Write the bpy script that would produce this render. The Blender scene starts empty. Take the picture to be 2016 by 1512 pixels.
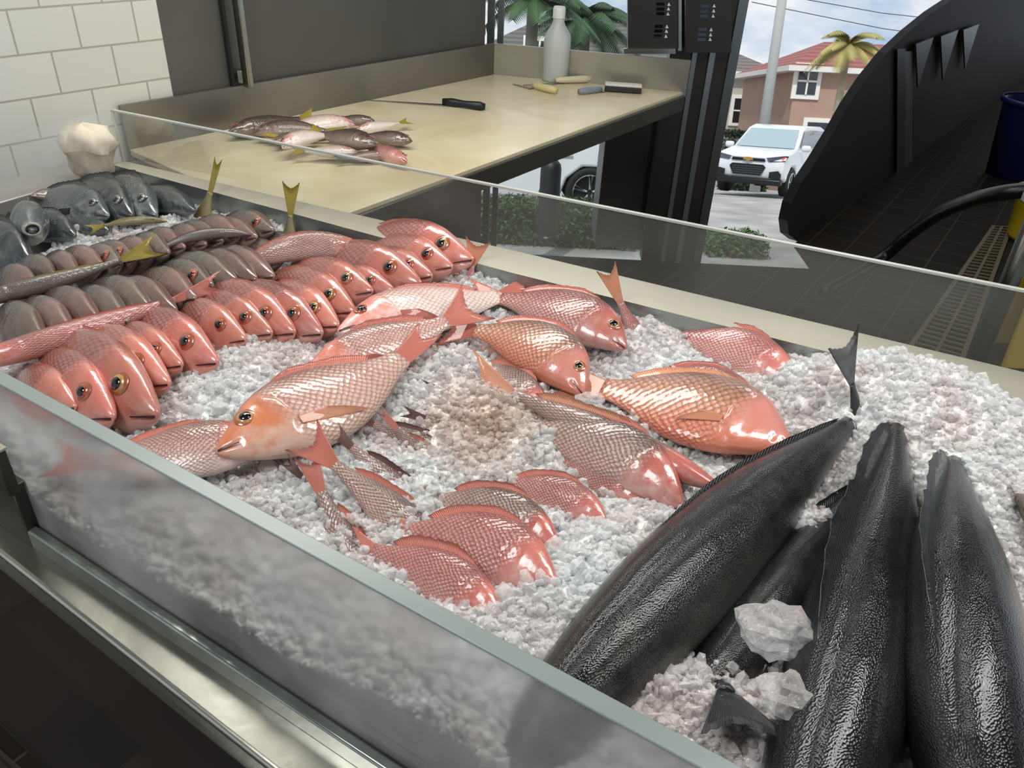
import bpy, bmesh, math, random
import numpy as np
from mathutils import Vector, Matrix
rnd = random.Random(7)
SC = bpy.context.scene
COL = SC.collection
# ---------------------------------------------------------------- camera model (2016 x 1512 photo)
F = 1560.0; TH = math.radians(32.5); RO = math.radians(2.9); H = 1.65
fw = np.array([0, math.cos(TH), -math.sin(TH)]); u0 = np.array([0, math.sin(TH), math.cos(TH)]); r0 = np.array([1., 0, 0])
rt = math.cos(RO)*r0 + math.sin(RO)*u0; up = -math.sin(RO)*r0 + math.cos(RO)*u0
CAM = np.array([0, 0, H])
def ray(x, y): return fw + (x-1008)/F*rt - (y-756)/F*up
def P(x, y, z):
    d = ray(x, y); return CAM + (z-H)/d[2]*d
def proj(p):
    v = np.array(p)-CAM; w = v@fw; return np.array([1008+F*(v@rt)/w, 756-F*(v@up)/w])
def depth(p): return float((np.array(p)-CAM)@fw)
def onplane(x, y, p0, n):
    d = ray(x, y); return CAM + d*(((np.array(p0)-CAM)@n)/(d@n))
def vert(bx, by, bz, x2, y2):
    b = P(bx, by, bz); d = ray(x2, y2); t = math.hypot(b[0], b[1])/math.hypot(d[0], d[1]); return (CAM+t*d)[2]
cam = bpy.data.cameras.new('camera'); co = bpy.data.objects.new('camera', cam); COL.objects.link(co)
cam.sensor_width = 36; cam.lens = F/2016*36; cam.clip_end = 500; cam.clip_start = .02
co.matrix_world = Matrix([[rt[i], up[i], -fw[i], CAM[i]] for i in range(3)]+[[0, 0, 0, 1]])
SC.camera = co
# ---------------------------------------------------------------- materials
def newmat(name):
    m = bpy.data.materials.new(name); m.use_nodes = True
    nt = m.node_tree; b = nt.nodes['Principled BSDF']; return m, nt, b
def N(nt, t, **kw):
    n = nt.nodes.new(t)
    for k, v in kw.items():
        if k.startswith('_'): n.inputs[k[1:].replace('_', ' ')].default_value = v
        else: setattr(n, k, v)
    return n
def L(nt, a, b): nt.links.new(a, b)
def rgba(c): return (c[0], c[1], c[2], 1)
def hexc(h):
    h = h.lstrip('#'); v = [int(h[i:i+2], 16)/255 for i in (0, 2, 4)]
    return tuple(((c+.055)/1.055)**2.4 if c > .04 else c/12.92 for c in v)
def simple(name, c, rough=.5, metal=0., noise=0., nscale=8, bump=0., bscale=60, spec=.5, emit=0, coat=0., coords='Object'):
    if isinstance(c, str): c = hexc(c)
    m, nt, b = newmat(name)
    b.inputs['Base Color'].default_value = rgba(c); b.inputs['Roughness'].default_value = rough
    b.inputs['Metallic'].default_value = metal; b.inputs['Specular IOR Level'].default_value = spec
    b.inputs['Coat Weight'].default_value = coat; b.inputs['Coat Roughness'].default_value = .06
    tc = N(nt, 'ShaderNodeTexCoord')
    if noise:
        n = N(nt, 'ShaderNodeTexNoise', _Scale=nscale, _Detail=5.)
        L(nt, tc.outputs[coords], n.inputs['Vector'])
        r = N(nt, 'ShaderNodeMapRange'); r.inputs[3].default_value = 1-noise; r.inputs[4].default_value = 1+noise; r.inputs[1].default_value = .3; r.inputs[2].default_value = .7
        L(nt, n.outputs['Fac'], r.inputs[0])
        mx = N(nt, 'ShaderNodeVectorMath', operation='SCALE'); mx.inputs[0].default_value = c; L(nt, r.outputs[0], mx.inputs['Scale'])
        L(nt, mx.outputs[0], b.inputs['Base Color'])
    if bump:
        n2 = N(nt, 'ShaderNodeTexNoise', _Scale=bscale, _Detail=3.); L(nt, tc.outputs[coords], n2.inputs['Vector'])
        bp = N(nt, 'ShaderNodeBump', _Strength=bump, _Distance=.002); L(nt, n2.outputs['Fac'], bp.inputs['Height']); L(nt, bp.outputs[0], b.inputs['Normal'])
    if emit:
        b.inputs['Emission Color'].default_value = rgba(c); b.inputs['Emission Strength'].default_value = emit
    return m
def fish_mat(name, dorsal, flank, belly, head, scale=48., edge=.45, rough=.28, sbump=.5, headmix=1., blotch=.25, metal=.0, cells=False):
    dorsal, flank, belly, head = [hexc(c) if isinstance(c, str) else c for c in (dorsal, flank, belly, head)]
    m, nt, b = newmat(name)
    uv = N(nt, 'ShaderNodeUVMap'); sp = N(nt, 'ShaderNodeSeparateXYZ'); L(nt, uv.outputs[0], sp.inputs[0])
    oi = N(nt, 'ShaderNodeObjectInfo')
    cr = N(nt, 'ShaderNodeValToRGB'); mr = N(nt, 'ShaderNodeMapRange'); mr.inputs[1].default_value = -.15; mr.inputs[2].default_value = .19
    nz = N(nt, 'ShaderNodeTexNoise', _Scale=9., _Detail=4.); nz.noise_dimensions = '3D'
    off = N(nt, 'ShaderNodeVectorMath', operation='ADD'); L(nt, uv.outputs[0], off.inputs[0]); sc = N(nt, 'ShaderNodeVectorMath', operation='SCALE'); sc.inputs[0].default_value = (7, 3, 5); L(nt, oi.outputs['Random'], sc.inputs['Scale']); L(nt, sc.outputs[0], off.inputs[1]); L(nt, off.outputs[0], nz.inputs['Vector'])
    ad = N(nt, 'ShaderNodeMath', operation='MULTIPLY_ADD'); L(nt, nz.outputs['Fac'], ad.inputs[0]); ad.inputs[1].default_value = blotch*.5; L(nt, sp.outputs['Y'], ad.inputs[2])
    ad2 = N(nt, 'ShaderNodeMath', operation='SUBTRACT'); L(nt, ad.outputs[0], ad2.inputs[0]); ad2.inputs[1].default_value = blotch*.25
    L(nt, ad2.outputs[0], mr.inputs[0]); L(nt, mr.outputs[0], cr.inputs[0])
    e = cr.color_ramp.elements; e[0].position = .12; e[0].color = rgba(belly); e[1].position = .92; e[1].color = rgba(dorsal)
    q = e.new(.5); q.color = rgba(flank)
    # scales
    mp = N(nt, 'ShaderNodeMapping'); mp.inputs['Rotation'].default_value = (0, 0, math.radians(45)); mp.inputs['Scale'].default_value = (scale*1.0, scale*1.35, 1)
    sh = N(nt, 'ShaderNodeMapping'); L(nt, uv.outputs[0], sh.inputs[0]); sh.inputs['Scale'].default_value = (1, 1.35, 1)
    wob = N(nt, 'ShaderNodeTexNoise', _Scale=14.); L(nt, uv.outputs[0], wob.inputs['Vector'])
    wv = N(nt, 'ShaderNodeVectorMath', operation='MULTIPLY_ADD'); L(nt, wob.outputs['Color'], wv.inputs[0]); wv.inputs[1].default_value = (.03, .03, 0); L(nt, sh.outputs[0], wv.inputs[2])
    mp.inputs['Scale'].default_value = (scale, scale, 1); mp.vector_type = 'POINT'
    L(nt, wv.outputs[0], mp.inputs[0])
    vo = N(nt, 'ShaderNodeTexVoronoi', voronoi_dimensions='2D'); vo.inputs['Scale'].default_value = 1.; vo.inputs['Randomness'].default_value = .9 if cells else .12
    L(nt, mp.outputs[0], vo.inputs['Vector'])
    hm = N(nt, 'ShaderNodeMapRange', interpolation_type='SMOOTHSTEP'); hm.inputs[1].default_value = .2; hm.inputs[2].default_value = .3
    gc = N(nt, 'ShaderNodeMath', operation='MULTIPLY_ADD'); L(nt, sp.outputs['Y'], gc.inputs[0]); gc.inputs[1].default_value = .35; L(nt, sp.outputs['X'], gc.inputs[2])
    L(nt, gc.outputs[0], hm.inputs[0])      # 0 head, 1 body
    ed = N(nt, 'ShaderNodeMapRange'); ed.inputs[1].default_value = .25; ed.inputs[2].default_value = .6; ed.inputs[3].default_value = 1.12; ed.inputs[4].default_value = 1-edge; L(nt, vo.outputs['Distance'], ed.inputs[0])
    if not cells:
        mxs = N(nt, 'ShaderNodeMix'); mxs.inputs[2].default_value = 1.; L(nt, hm.outputs[0], mxs.inputs[0]); L(nt, ed.outputs[0], mxs.inputs[3]); edo = mxs.outputs[0]
    else: edo = ed.outputs[0]
    mh = N(nt, 'ShaderNodeMix', data_type='RGBA'); L(nt, hm.outputs[0], mh.inputs[0]); L(nt, cr.outputs[0], mh.inputs[7])
    hb = N(nt, 'ShaderNodeMix', data_type='RGBA'); hb.inputs[6].default_value = rgba(belly); hb.inputs[7].default_value = rgba(head); hr = N(nt, 'ShaderNodeMapRange'); hr.inputs[1].default_value = -.1; hr.inputs[2].default_value = .03
    hn = N(nt, 'ShaderNodeTexNoise', _Scale=22., _Detail=4.); L(nt, off.outputs[0], hn.inputs['Vector']); ha = N(nt, 'ShaderNodeMath', operation='MULTIPLY_ADD'); L(nt, hn.outputs['Fac'], ha.inputs[0]); ha.inputs[1].default_value = .3; L(nt, sp.outputs['Y'], ha.inputs[2]); hs = N(nt, 'ShaderNodeMath', operation='SUBTRACT'); L(nt, ha.outputs[0], hs.inputs[0]); hs.inputs[1].default_value = .16
    L(nt, hs.outputs[0], hr.inputs[0]); L(nt, hr.outputs[0], hb.inputs[0]); L(nt, hb.outputs[2], mh.inputs[6])
    vr = N(nt, 'ShaderNodeMapRange'); vr.inputs[3].default_value = .78; vr.inputs[4].default_value = 1.15; L(nt, oi.outputs['Random'], vr.inputs[0])
    ml = N(nt, 'ShaderNodeMath', operation='MULTIPLY'); L(nt, edo, ml.inputs[0]); L(nt, vr.outputs[0], ml.inputs[1])
    fin = N(nt, 'ShaderNodeVectorMath', operation='SCALE'); L(nt, mh.outputs[2], fin.inputs[0]); L(nt, ml.outputs[0], fin.inputs['Scale'])
    L(nt, fin.outputs[0], b.inputs['Base Color'])
    b.inputs['Roughness'].default_value = rough; b.inputs['Metallic'].default_value = metal; b.inputs['Coat Weight'].default_value = .8; b.inputs['Coat Roughness'].default_value = .07
    inv = N(nt, 'ShaderNodeMath', operation='MULTIPLY'); inv.inputs[1].default_value = -1; L(nt, vo.outputs['Distance'], inv.inputs[0])
    hh = N(nt, 'ShaderNodeMath', operation='MULTIPLY'); L(nt, inv.outputs[0], hh.inputs[0])
    if cells: hh.inputs[1].default_value = 1.
    else: L(nt, hm.outputs[0], hh.inputs[1])
    h2 = N(nt, 'ShaderNodeMath', operation='MULTIPLY_ADD'); L(nt, hn.outputs['Fac'], h2.inputs[0]); h2.inputs[1].default_value = .8; L(nt, hh.outputs[0], h2.inputs[2])
    bp = N(nt, 'ShaderNodeBump', _Strength=sbump, _Distance=.003); L(nt, h2.outputs[0], bp.inputs['Height'])
    L(nt, bp.outputs[0], b.inputs['Normal'])
    bp2 = N(nt, 'ShaderNodeBump', _Strength=sbump*.35, _Distance=.002); L(nt, h2.outputs[0], bp2.inputs['Height']); L(nt, bp2.outputs[0], b.inputs['Coat Normal'])
    return m
def fin_mat(name, c, c2, rough=.35, alpha=.1):
    c = hexc(c); c2 = hexc(c2)
    m, nt, b = newmat(name)
    uv = N(nt, 'ShaderNodeUVMap'); w = N(nt, 'ShaderNodeTexWave', _Scale=9., _Distortion=.8); w.bands_direction = 'Y'; L(nt, uv.outputs[0], w.inputs['Vector'])
    mx = N(nt, 'ShaderNodeMix', data_type='RGBA'); mx.inputs[6].default_value = rgba(c); mx.inputs[7].default_value = rgba(c2); L(nt, w.outputs['Fac'], mx.inputs[0]); L(nt, mx.outputs[2], b.inputs['Base Color'])
    bp = N(nt, 'ShaderNodeBump', _Strength=.6, _Distance=.002); L(nt, w.outputs['Fac'], bp.inputs['Height']); L(nt, bp.outputs[0], b.inputs['Normal'])
    b.inputs['Roughness'].default_value = rough; b.inputs['Coat Weight'].default_value = .5
    return m
M = {}
M['snap'] = fish_mat('snapper_skin', '#8a5f56', '#c0958a', '#dfc6bd', '#d07a66')
M['snap_hero'] = fish_mat('snapper_skin_orange', '#a5766a', '#dcb0a0', '#e8c4b2', '#e2895f', scale=46, edge=.4)
M['snap_pink'] = fish_mat('snapper_skin_pink', '#8f524c', '#b97a73', '#cf9d95', '#c6766a', scale=48, edge=.45)
M['snap_row'] = fish_mat('snapper_skin_row', '#9d6258', '#bf8076', '#cf988c', '#cb7e6e', scale=44, edge=.3, sbump=.35)
M['snap_dark'] = fish_mat('snapper_skin_dark', '#5e4640', '#a58a80', '#c9a49a', '#b8665c', scale=46, edge=.55)
M['snap_silver'] = fish_mat('snapper_skin_silver', '#c08a80', '#e6ccc2', '#f0e2dc', '#e0897a', scale=46, edge=.3)
M['snap_orange'] = fish_mat('snapper_skin_deep_orange', '#7d6255', '#c98f74', '#d88064', '#d98f84', scale=40, edge=.45)
M['grey'] = fish_mat('grey_fish_skin', '#3d3834', '#655a54', '#84726a', '#63544a', scale=52, edge=.35, sbump=.3)
M['mauve'] = fish_mat('mauve_fish_skin', '#4c3c38', '#735c57', '#93786f', '#745750', scale=52, edge=.35, sbump=.3)
M['olive'] = fish_mat('olive_fish_skin', '#474024', '#756a40', '#a09060', '#5e5438', scale=52, edge=.25, sbump=.3)
M['bass'] = fish_mat('dark_silver_skin', '#33383a', '#5d6466', '#a9aeac', '#4d5456', scale=50, edge=.3)
M['bass2'] = fish_mat('dark_slate_skin', '#24282a', '#3d4345', '#5a6062', '#33393b', scale=50, edge=.3)
M['yt'] = fish_mat('pile_fish_dark_skin', '#382c24', '#54443a', '#8f7c70', '#4a3832', scale=52, edge=.3)
M['ytp'] = fish_mat('pile_fish_pale_skin', '#8f7463', '#cdb8aa', '#e6dad2', '#b97a6e', scale=52, edge=.2)
M['black'] = fish_mat('black_fish_skin', '#111314', '#1d1f20', '#4a4a44', '#131517', scale=300, edge=.55, rough=.33, cells=True, sbump=.3, blotch=.5)
M['black2'] = fish_mat('black_fish_skin_smooth', '#0f1113', '#1d1e20', '#35332f', '#17191b', scale=260, edge=.35, rough=.3, cells=True, sbump=.25, blotch=.5)
for k_ in ('black', 'black2'):
    b_ = M[k_].node_tree.nodes['Principled BSDF']; b_.inputs['Coat Weight'].default_value = .45; b_.inputs['Specular IOR Level'].default_value = .3; b_.inputs['Roughness'].default_value = .24
M['fin_red'] = fin_mat('red_fin', '#c4625a', '#e09078')
M['fin_orange'] = fin_mat('orange_fin', '#d8805c', '#eeb08c')
M['fin_dark'] = fin_mat('dark_fin', '#54403c', '#8a5a52')
M['fin_grey'] = fin_mat('grey_fin', '#4c4a44', '#7c766c')
M['fin_yellow'] = fin_mat('yellow_fin', '#8c7820', '#c9b440')
M['fin_black'] = fin_mat('black_fin', '#15181a', '#3a3f41')
M['pupil'] = simple('pupil_black', '#0a0c12', .05, coat=1.)
M['eye_gold'] = simple('eye_gold', '#b58a50', .2, coat=1., noise=.3, nscale=300)
M['eye_red'] = simple('eye_red', '#a8452f', .2, coat=1., noise=.3, nscale=300)
M['eye_grey'] = simple('eye_grey', '#8d8a80', .2, coat=1.)
M['eye_rim'] = simple('eye_rim', '#9c5a3c', .25, coat=1.)
M['eye_dk'] = simple('eye_rim_dark', '#3c3f40', .25, coat=1.)
M['mouth'] = simple('mouth_dark', '#3a1714', .4)
M['lip'] = simple('lip_pink', '#d98a80', .3, coat=.6)

# ---------------------------------------------------------------- object helpers
def mobj(name, verts, faces, mat, parent=None, loc=(0, 0, 0), uv=None, smooth=True, tag=None, keep=False):
    me = bpy.data.meshes.new(name)
    loc = np.array(loc, float)
    v = np.asarray(verts, float) - (loc if parent is None or keep else 0)
    me.from_pydata([tuple(p) for p in v], [], [tuple(f) for f in faces])
    if uv is not None:
        ul = me.uv_layers.new(name='UVMap'); idx = np.empty(len(me.loops), np.int32); me.loops.foreach_get('vertex_index', idx)
        ul.data.foreach_set('uv', np.asarray(uv, np.float32)[idx].ravel())
    if smooth: me.polygons.foreach_set('use_smooth', [True]*len(me.polygons))
    o = bpy.data.objects.new(name, me); COL.objects.link(o)
    if parent is None: o.location = loc
    else: o.parent = parent
    if mat: me.materials.append(mat)
    if tag: settag(o, *tag)
    return o
def settag(o, label=None, cat=None, group=None, kind=None):
    if label: o['label'] = label
    if cat: o['category'] = cat
    if group: o['group'] = group
    if kind: o['kind'] = kind
    return o
def empty(name, loc, label=None, cat=None, group=None, mat=None):
    o = bpy.data.objects.new(name, None); COL.objects.link(o); o.empty_display_size = .05
    if mat is not None: o.matrix_world = mat
    else: o.location = loc
    settag(o, label, cat, group); return o
class MB:
    """collects faces in world or local coordinates, linked as one mesh"""
    def __init__(s): s.v = []; s.f = []
    def add(s, vs, fs):
        b = len(s.v); s.v += [tuple(p) for p in vs]; s.f += [tuple(b+i for i in f) for f in fs]; return s
    def hexa(s, b, t):   # 4 bottom corners, 4 top corners
        return s.add(list(b)+list(t), [(0, 3, 2, 1), (4, 5, 6, 7), (0, 1, 5, 4), (1, 2, 6, 5), (2, 3, 7, 6), (3, 0, 4, 7)])
    def box(s, c, d, rz=0):
        cs, sn = math.cos(rz), math.sin(rz); q = []
        for z in (-1, 1):
            for x, y in ((-1, -1), (1, -1), (1, 1), (-1, 1)):
                X, Y = x*d[0]/2, y*d[1]/2; q.append((c[0]+X*cs-Y*sn, c[1]+X*sn+Y*cs, c[2]+z*d[2]/2))
        return s.hexa(q[:4], q[4:])
    def bar(s, a, b, w, h, upv=(0, 0, 1)):  # box from a to b, width w, height h
        a, b = Vector(a), Vector(b); t = (b-a).normalized(); sd = t.cross(Vector(upv)).normalized(); u = sd.cross(t)
        q = [[p+sd*(x*w/2)+u*(y*h/2) for x, y in ((-1, -1), (1, -1), (1, 1), (-1, 1))] for p in (a, b)]
        return s.hexa(q[0], q[1])
    def tube(s, pts, r, n=12, cap=True):
        pts = [Vector(p) for p in pts]; rs = r if isinstance(r, (list, tuple)) else [r]*len(pts); rings = []
        ref = Vector((0, 0, 1)) if abs((pts[1]-pts[0]).normalized().z) < .9 else Vector((1, 0, 0))
        for i, p in enumerate(pts):
            t = (pts[min(i+1, len(pts)-1)]-pts[max(i-1, 0)]).normalized(); a = t.cross(ref).normalized(); b = t.cross(a)
            rings.append([p+(a*math.cos(2*math.pi*k/n)+b*math.sin(2*math.pi*k/n))*rs[i] for k in range(n)])
        vs = [q for ring in rings for q in ring]; fs = []
        for i in range(len(pts)-1):
            for k in range(n): fs.append((i*n+k, i*n+(k+1) % n, (i+1)*n+(k+1) % n, (i+1)*n+k))
        if cap: fs += [tuple(range(n)), tuple((len(pts)-1)*n+k for k in range(n))[::-1]]
        return s.add(vs, fs)
    def build(s, name, mat, parent=None, loc=(0, 0, 0), smooth=False, tag=None, bevel=0, seg=2):
        o = mobj(name, s.v, s.f, mat, parent, loc, smooth=smooth, tag=tag)
        bm = bmesh.new(); bm.from_mesh(o.data); bmesh.ops.recalc_face_normals(bm, faces=bm.faces); bm.to_mesh(o.data); bm.free()
        if bevel:
            md = o.modifiers.new('bevel', 'BEVEL'); md.width = bevel; md.segments = seg; md.limit_method = 'ANGLE'; md.angle_limit = .6
            o.data.polygons.foreach_set('use_smooth', [True]*len(o.data.polygons)); 
            try: o.data.set_sharp_from_angle(angle=.7)
            except Exception: pass
        return o
def struct(o, name=None): o['kind'] = 'structure'; return o
def unit(v): v = np.array(v, float); return v/np.linalg.norm(v)
# shop axes
UU = unit([.556, .831, 0]); VV = unit([.831, -.556, 0])

# ---------------------------------------------------------------- fish
PROF = {
 'snapper': dict(x=[0, .015, .05, .1, .15, .22, .3, .4, .5, .6, .7, .77, .82], t=[.004, .02, .05, .09, .125, .155, .172, .172, .155, .12, .075, .05, .045],
   b=[-.008, -.028, -.047, -.068, -.085, -.108, -.122, -.128, -.118, -.092, -.06, -.043, -.04], w=[.004, .017, .033, .047, .057, .068, .072, .068, .058, .043, .026, .016, .012]),
 'slim': dict(x=[0, .015, .05, .1, .15, .22, .3, .4, .5, .6, .7, .77, .82], t=[.003, .015, .035, .058, .075, .09, .1, .102, .094, .075, .048, .033, .028],
   b=[-.006, -.02, -.036, -.052, -.064, -.078, -.087, -.09, -.084, -.068, -.044, -.03, -.026], w=[.004, .014, .027, .038, .046, .054, .057, .055, .048, .036, .022, .013, .01]),
 'cobia': dict(x=[0, .02, .06, .12, .2, .3, .4, .5, .6, .7, .8, .88, .93], t=[.01, .03, .05, .066, .08, .09, .093, .09, .08, .062, .042, .028, .022],
   b=[-.012, -.03, -.048, -.062, -.075, -.084, -.087, -.083, -.073, -.056, -.038, -.025, -.02], w=[.01, .032, .05, .064, .075, .082, .084, .08, .07, .054, .036, .022, .016])}
def fish(name, S, T, label, cat='fish', group=None, kind='snapper', mat='snap', fin='fin_red', eye='eye_gold', sign='up', roll=15, dm=1., wm=1., bend=0., bendy=0., tref=.82,
         parts=('eye', 'tail', 'dorsal', 'pectoral', 'mouth'), side=None, tail_open=1., pecfin=None, eyer=.03, cut=None, tailz=0., taill=1., dors_h=.045, pecl=.17):
    pr = PROF[kind]; xs = np.array(pr['x']); tt = np.array(pr['t'])*dm; bb = np.array(pr['b'])*dm; ww = np.array(pr['w'])*wm
    pe = xs[-1]
    def sp(a, x): return np.interp(x, xs, a)
    def smooth_interp(a, x):
        return (sp(a, np.clip(x-.012, 0, pe)) + 2*sp(a, x) + sp(a, np.clip(x+.012, 0, pe)))/4 if x > .02 else sp(a, x)
    kz, ky = bend, bendy
    def warp(p):
        p = np.atleast_2d(np.array(p, float)).copy(); x, y, z = p[:, 0], p[:, 1], p[:, 2]
        if abs(kz) > 1e-4:
            xx = x-.35; X = np.sin(kz*xx)/kz - z*np.sin(kz*xx)+.35; Z = (1-np.cos(kz*xx))/kz + z*np.cos(kz*xx); x, z = X, Z
        if abs(ky) > 1e-4:
            xx = x-.35; X = np.sin(ky*xx)/ky - y*np.sin(ky*xx)+.35; Y = (1-np.cos(ky*xx))/ky + y*np.cos(ky*xx); x, y = X, Y
        return np.stack([x, y, z], 1)
    S = np.array(S, float); T = np.array(T, float)
    s_, t_ = warp([0, 0, 0])[0], warp([tref, 0, 0])[0]
    lx = unit(t_-s_); lz = np.array([0, 0, 1.]); lz = unit(lz-(lz@lx)*lx); ly = np.cross(lz, lx)
    a = unit(T-S); scale = np.linalg.norm(T-S)/np.linalg.norm(t_-s_)
    Hh = unit(np.cross([0, 0, 1.], a)); mid = (S+T)/2
    dpx = proj(mid+Hh*.02)-proj(mid)
    if (dpx[1] > 0) == (sign == 'up'): Hh = -Hh
    Uv = np.array([0, 0, 1.]); Uv = unit(Uv-(Uv@a)*a); Hh = unit(Hh-(Hh@a)*a)
    rr = math.radians(roll); D = math.cos(rr)*Hh+math.sin(rr)*Uv
    Y = np.cross(D, a)
    R = np.stack([a, Y, D], 1) @ np.stack([lx, ly, lz], 0)
    upside = 1 if (Y[2] > 0 if abs(Y[2]) > .2 else (Y@(CAM-mid)) > 0) else -1
    if side: upside = side
    def W(p): return (warp(p)-s_)@R.T*scale+S
    loc = (S+T)/2
    root = empty(name, loc, label, cat, group)
    def mk(nm, vs, fs, m, par=None, uv=None, smooth=True):
        o = mobj(nm, W(vs)-loc, fs, m, par or root, uv=uv, smooth=smooth)
        return o
    # body
    nx, na = 60, 32
    X = np.concatenate([np.linspace(0, .12, 14, endpoint=False)**1.0, np.concatenate([np.linspace(.12, .3, 22, endpoint=False), np.linspace(.3, pe, nx-36)])]); X[0] = 0.0
    x1 = pe
    if cut: X = X[X >= cut]; nx = len(X)
    vs = []; uvs = []
    for i, x in enumerate(X):
        t, b_, w = smooth_interp(tt, x), smooth_interp(bb, x), smooth_interp(ww, x); zc, hh = (t+b_)/2, (t-b_)/2
        for k in range(na):
            an = 2*math.pi*k/na; ca, sa = math.cos(an), math.sin(an)
            y = w*abs(ca)**.9*(1 if ca > 0 else -1); z = zc+hh*sa
            gx = .265-.9*(z*1.0)**2*3-.02*z/dm   # gill edge curve
            g = (x-gx)
            if kind != 'cobia' and -.06 < g <= 0 and abs(sa) < .93: y *= 1+.11*(1+g/.06)
            if kind != 'cobia' and 0 < g < .016: y *= .95
            if kind != 'cobia' and .155 < x < .2 and abs(sa) < .6: y *= .975
            if x < .085 and abs(z+.012+.12*x) < .006: y *= .72
            vs.append((x, y, z)); vv2 = (zc+hh*math.asin(max(-1, min(1, sa)))*(.85 if kind != 'cobia' else 1.))/dm; uvs.append((x, vv2 if kind != 'slim' else vv2*1.5))
    fs = [(i*na+k, (i+1)*na+k, (i+1)*na+(k+1) % na, i*na+(k+1) % na) for i in range(nx-1) for k in range(na)]
    fs += [tuple(range(na)), tuple((nx-1)*na+k for k in range(na))[::-1]]
    mk('body', vs, fs, M[mat], uv=uvs)
    def surf(x, z, sd, lift=0):
        t, b_, w = smooth_interp(tt, x), smooth_interp(bb, x), smooth_interp(ww, x); zc, hh = (t+b_)/2, (t-b_)/2
        q = max(0., 1-((z-zc)/hh)**2)**.45; return np.array([x, sd*(w*q+lift), z])
    if 'eye' in parts:
        ex, ez = .125, .056*dm; e = eyer
        if kind == 'cobia': ex, ez = .07, .01
        nr = 20
        def dome(r, h, lift, rings=5):
            v = []; 
            for j in range(rings):
                a_ = math.pi/2*j/(rings-1); rr_ = r*math.cos(a_)
                for k in range(nr):
                    q = surf(ex+rr_*math.cos(2*math.pi*k/nr), ez+rr_*math.sin(2*math.pi*k/nr)*.95, upside)
                    q2 = surf(ex, ez, upside); q = q*.6+np.array([q[0], q2[1], q[2]])*.4
                    q[1] += upside*(h*math.sin(a_)+lift); v.append(q)
            f = [(j*nr+k, j*nr+(k+1) % nr, (j+1)*nr+(k+1) % nr, (j+1)*nr+k) for j in range(rings-1) for k in range(nr)]
            return v, f
        v, f = dome(e*1.12, .004, .0005); rim = mk('eye_socket', v, f, M['eye_rim' if eye != 'eye_grey' else 'eye_dk'])
        v, f = dome(e*.86, .008, .0015); ey = mk('eye', v, f, M[eye])
        v, f = dome(e*.62, .007, .0062); mk('pupil', v, f, M['pupil'], par=ey)
    if 'mouth' in parts:
        v = []; n = 8
        for j in range(n+1):
            x = .0+.07*j/n; zz = -.008-.16*x
            for dz in (-.0035, .0035): v.append(surf(max(x, .004), zz+dz*(1-j/n*.5), upside, .0014))
        mk('mouth', v, [(2*j, 2*j+1, 2*j+3, 2*j+2) for j in range(n)], M['mouth'])
    def fin_strip(nm, base, tips, m, th=.0022, nrow=4, scal=1):
        n = len(base); v = []; uv = []
        for s2 in (-1, 1):
            for i in range(n):
                for j in range(nrow+1):
                    q = np.array(base[i])*(1-j/nrow)+np.array(tips[i])*(j/nrow); q = q.copy(); q[1] += s2*th*(1-j/nrow*.7); v.append(q); uv.append((j/nrow, i/n*scal))
        m_ = nrow+1; A = n*m_; f = []
        for s2 in (0, 1):
            for i in range(n-1):
                for j in range(nrow):
                    q = (s2*A+i*m_+j, s2*A+i*m_+j+1, s2*A+(i+1)*m_+j+1, s2*A+(i+1)*m_+j); f.append(q if s2 else q[::-1])
        for i in range(n-1): f.append((i*m_+nrow, A+i*m_+nrow, A+(i+1)*m_+nrow, (i+1)*m_+nrow))
        for j in range(nrow): f.append((j, j+1, A+j+1, A+j)); q = (n-1)*m_; f.append((q+j, A+q+j, A+q+j+1, q+j+1))
        return mk(nm, v, f, M[m], uv=uv)
    if 'tail' in parts:
        n = 17; hb = smooth_interp(tt, pe)*.95; base = []; tips = []
        span = .115*tail_open*(dm**.5)
        for i in range(n):
            s = -1+2*i/(n-1); base.append((pe-.015, 0, s*hb*.8))
            r = (.15+.085*abs(s)**1.5+.004*((i % 2)*2-1))+.15*(taill-1)
            if kind == 'cobia': r = .07+.03*abs(s)**1.5
            tips.append((pe+r*(1-.0*s*s), tailz*r, s*span))
        fin_strip('tail_fin', base, tips, fin, scal=1.2)
    if 'dorsal' in parts:
        n = 30; base = []; tips = []; xa, xb = (.24, .7) if kind != 'cobia' else (.3, .88)
        for i in range(n):
            s = i/(n-1); x = xa+(xb-xa)*s; z = smooth_interp(tt, x)-.006
            hgt = dors_h*dm**.5*(math.sin(math.pi*min(1, s*2.2+.12)/2) if s < .4 else (1-.45*abs(s-.75)/.35 if s > .55 else .85))*(1-max(0, (s-.9))*6)
            hgt *= 1+.12*((i % 3 == 0)*1.-.4)
            base.append((x, 0, z)); tips.append((x+.035, 0, z+hgt*.75+.004))
        fin_strip('dorsal_fin', base, tips, fin, scal=2.2, nrow=2)
    if 'anal' in parts:
        n = 12; base = []; tips = []
        for i in range(n):
            s = i/(n-1); x = .56+.15*s; z = smooth_interp(bb, x)+.006; base.append((x, 0, z)); tips.append((x+.05, 0, z-.055*(1-.6*s)))
        fin_strip('anal_fin', base, tips, fin, nrow=2)
    if 'pectoral' in parts:
        n = 11; base = []; tips = []; px, pz = .275, -.035*dm
        for i in range(n):
            s = -1+2*i/(n-1); q = surf(px, pz+s*.016, upside, .003); base.append(q)
            r = pecl*(1-.55*(s*.5+.5)**1.3); tp = surf(min(px+r, pe), pz-.035+s*.035, upside, .012); tips.append(tp)
        fin_strip('pectoral_fin', base, tips, pecfin or fin, scal=1)
    return root

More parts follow.
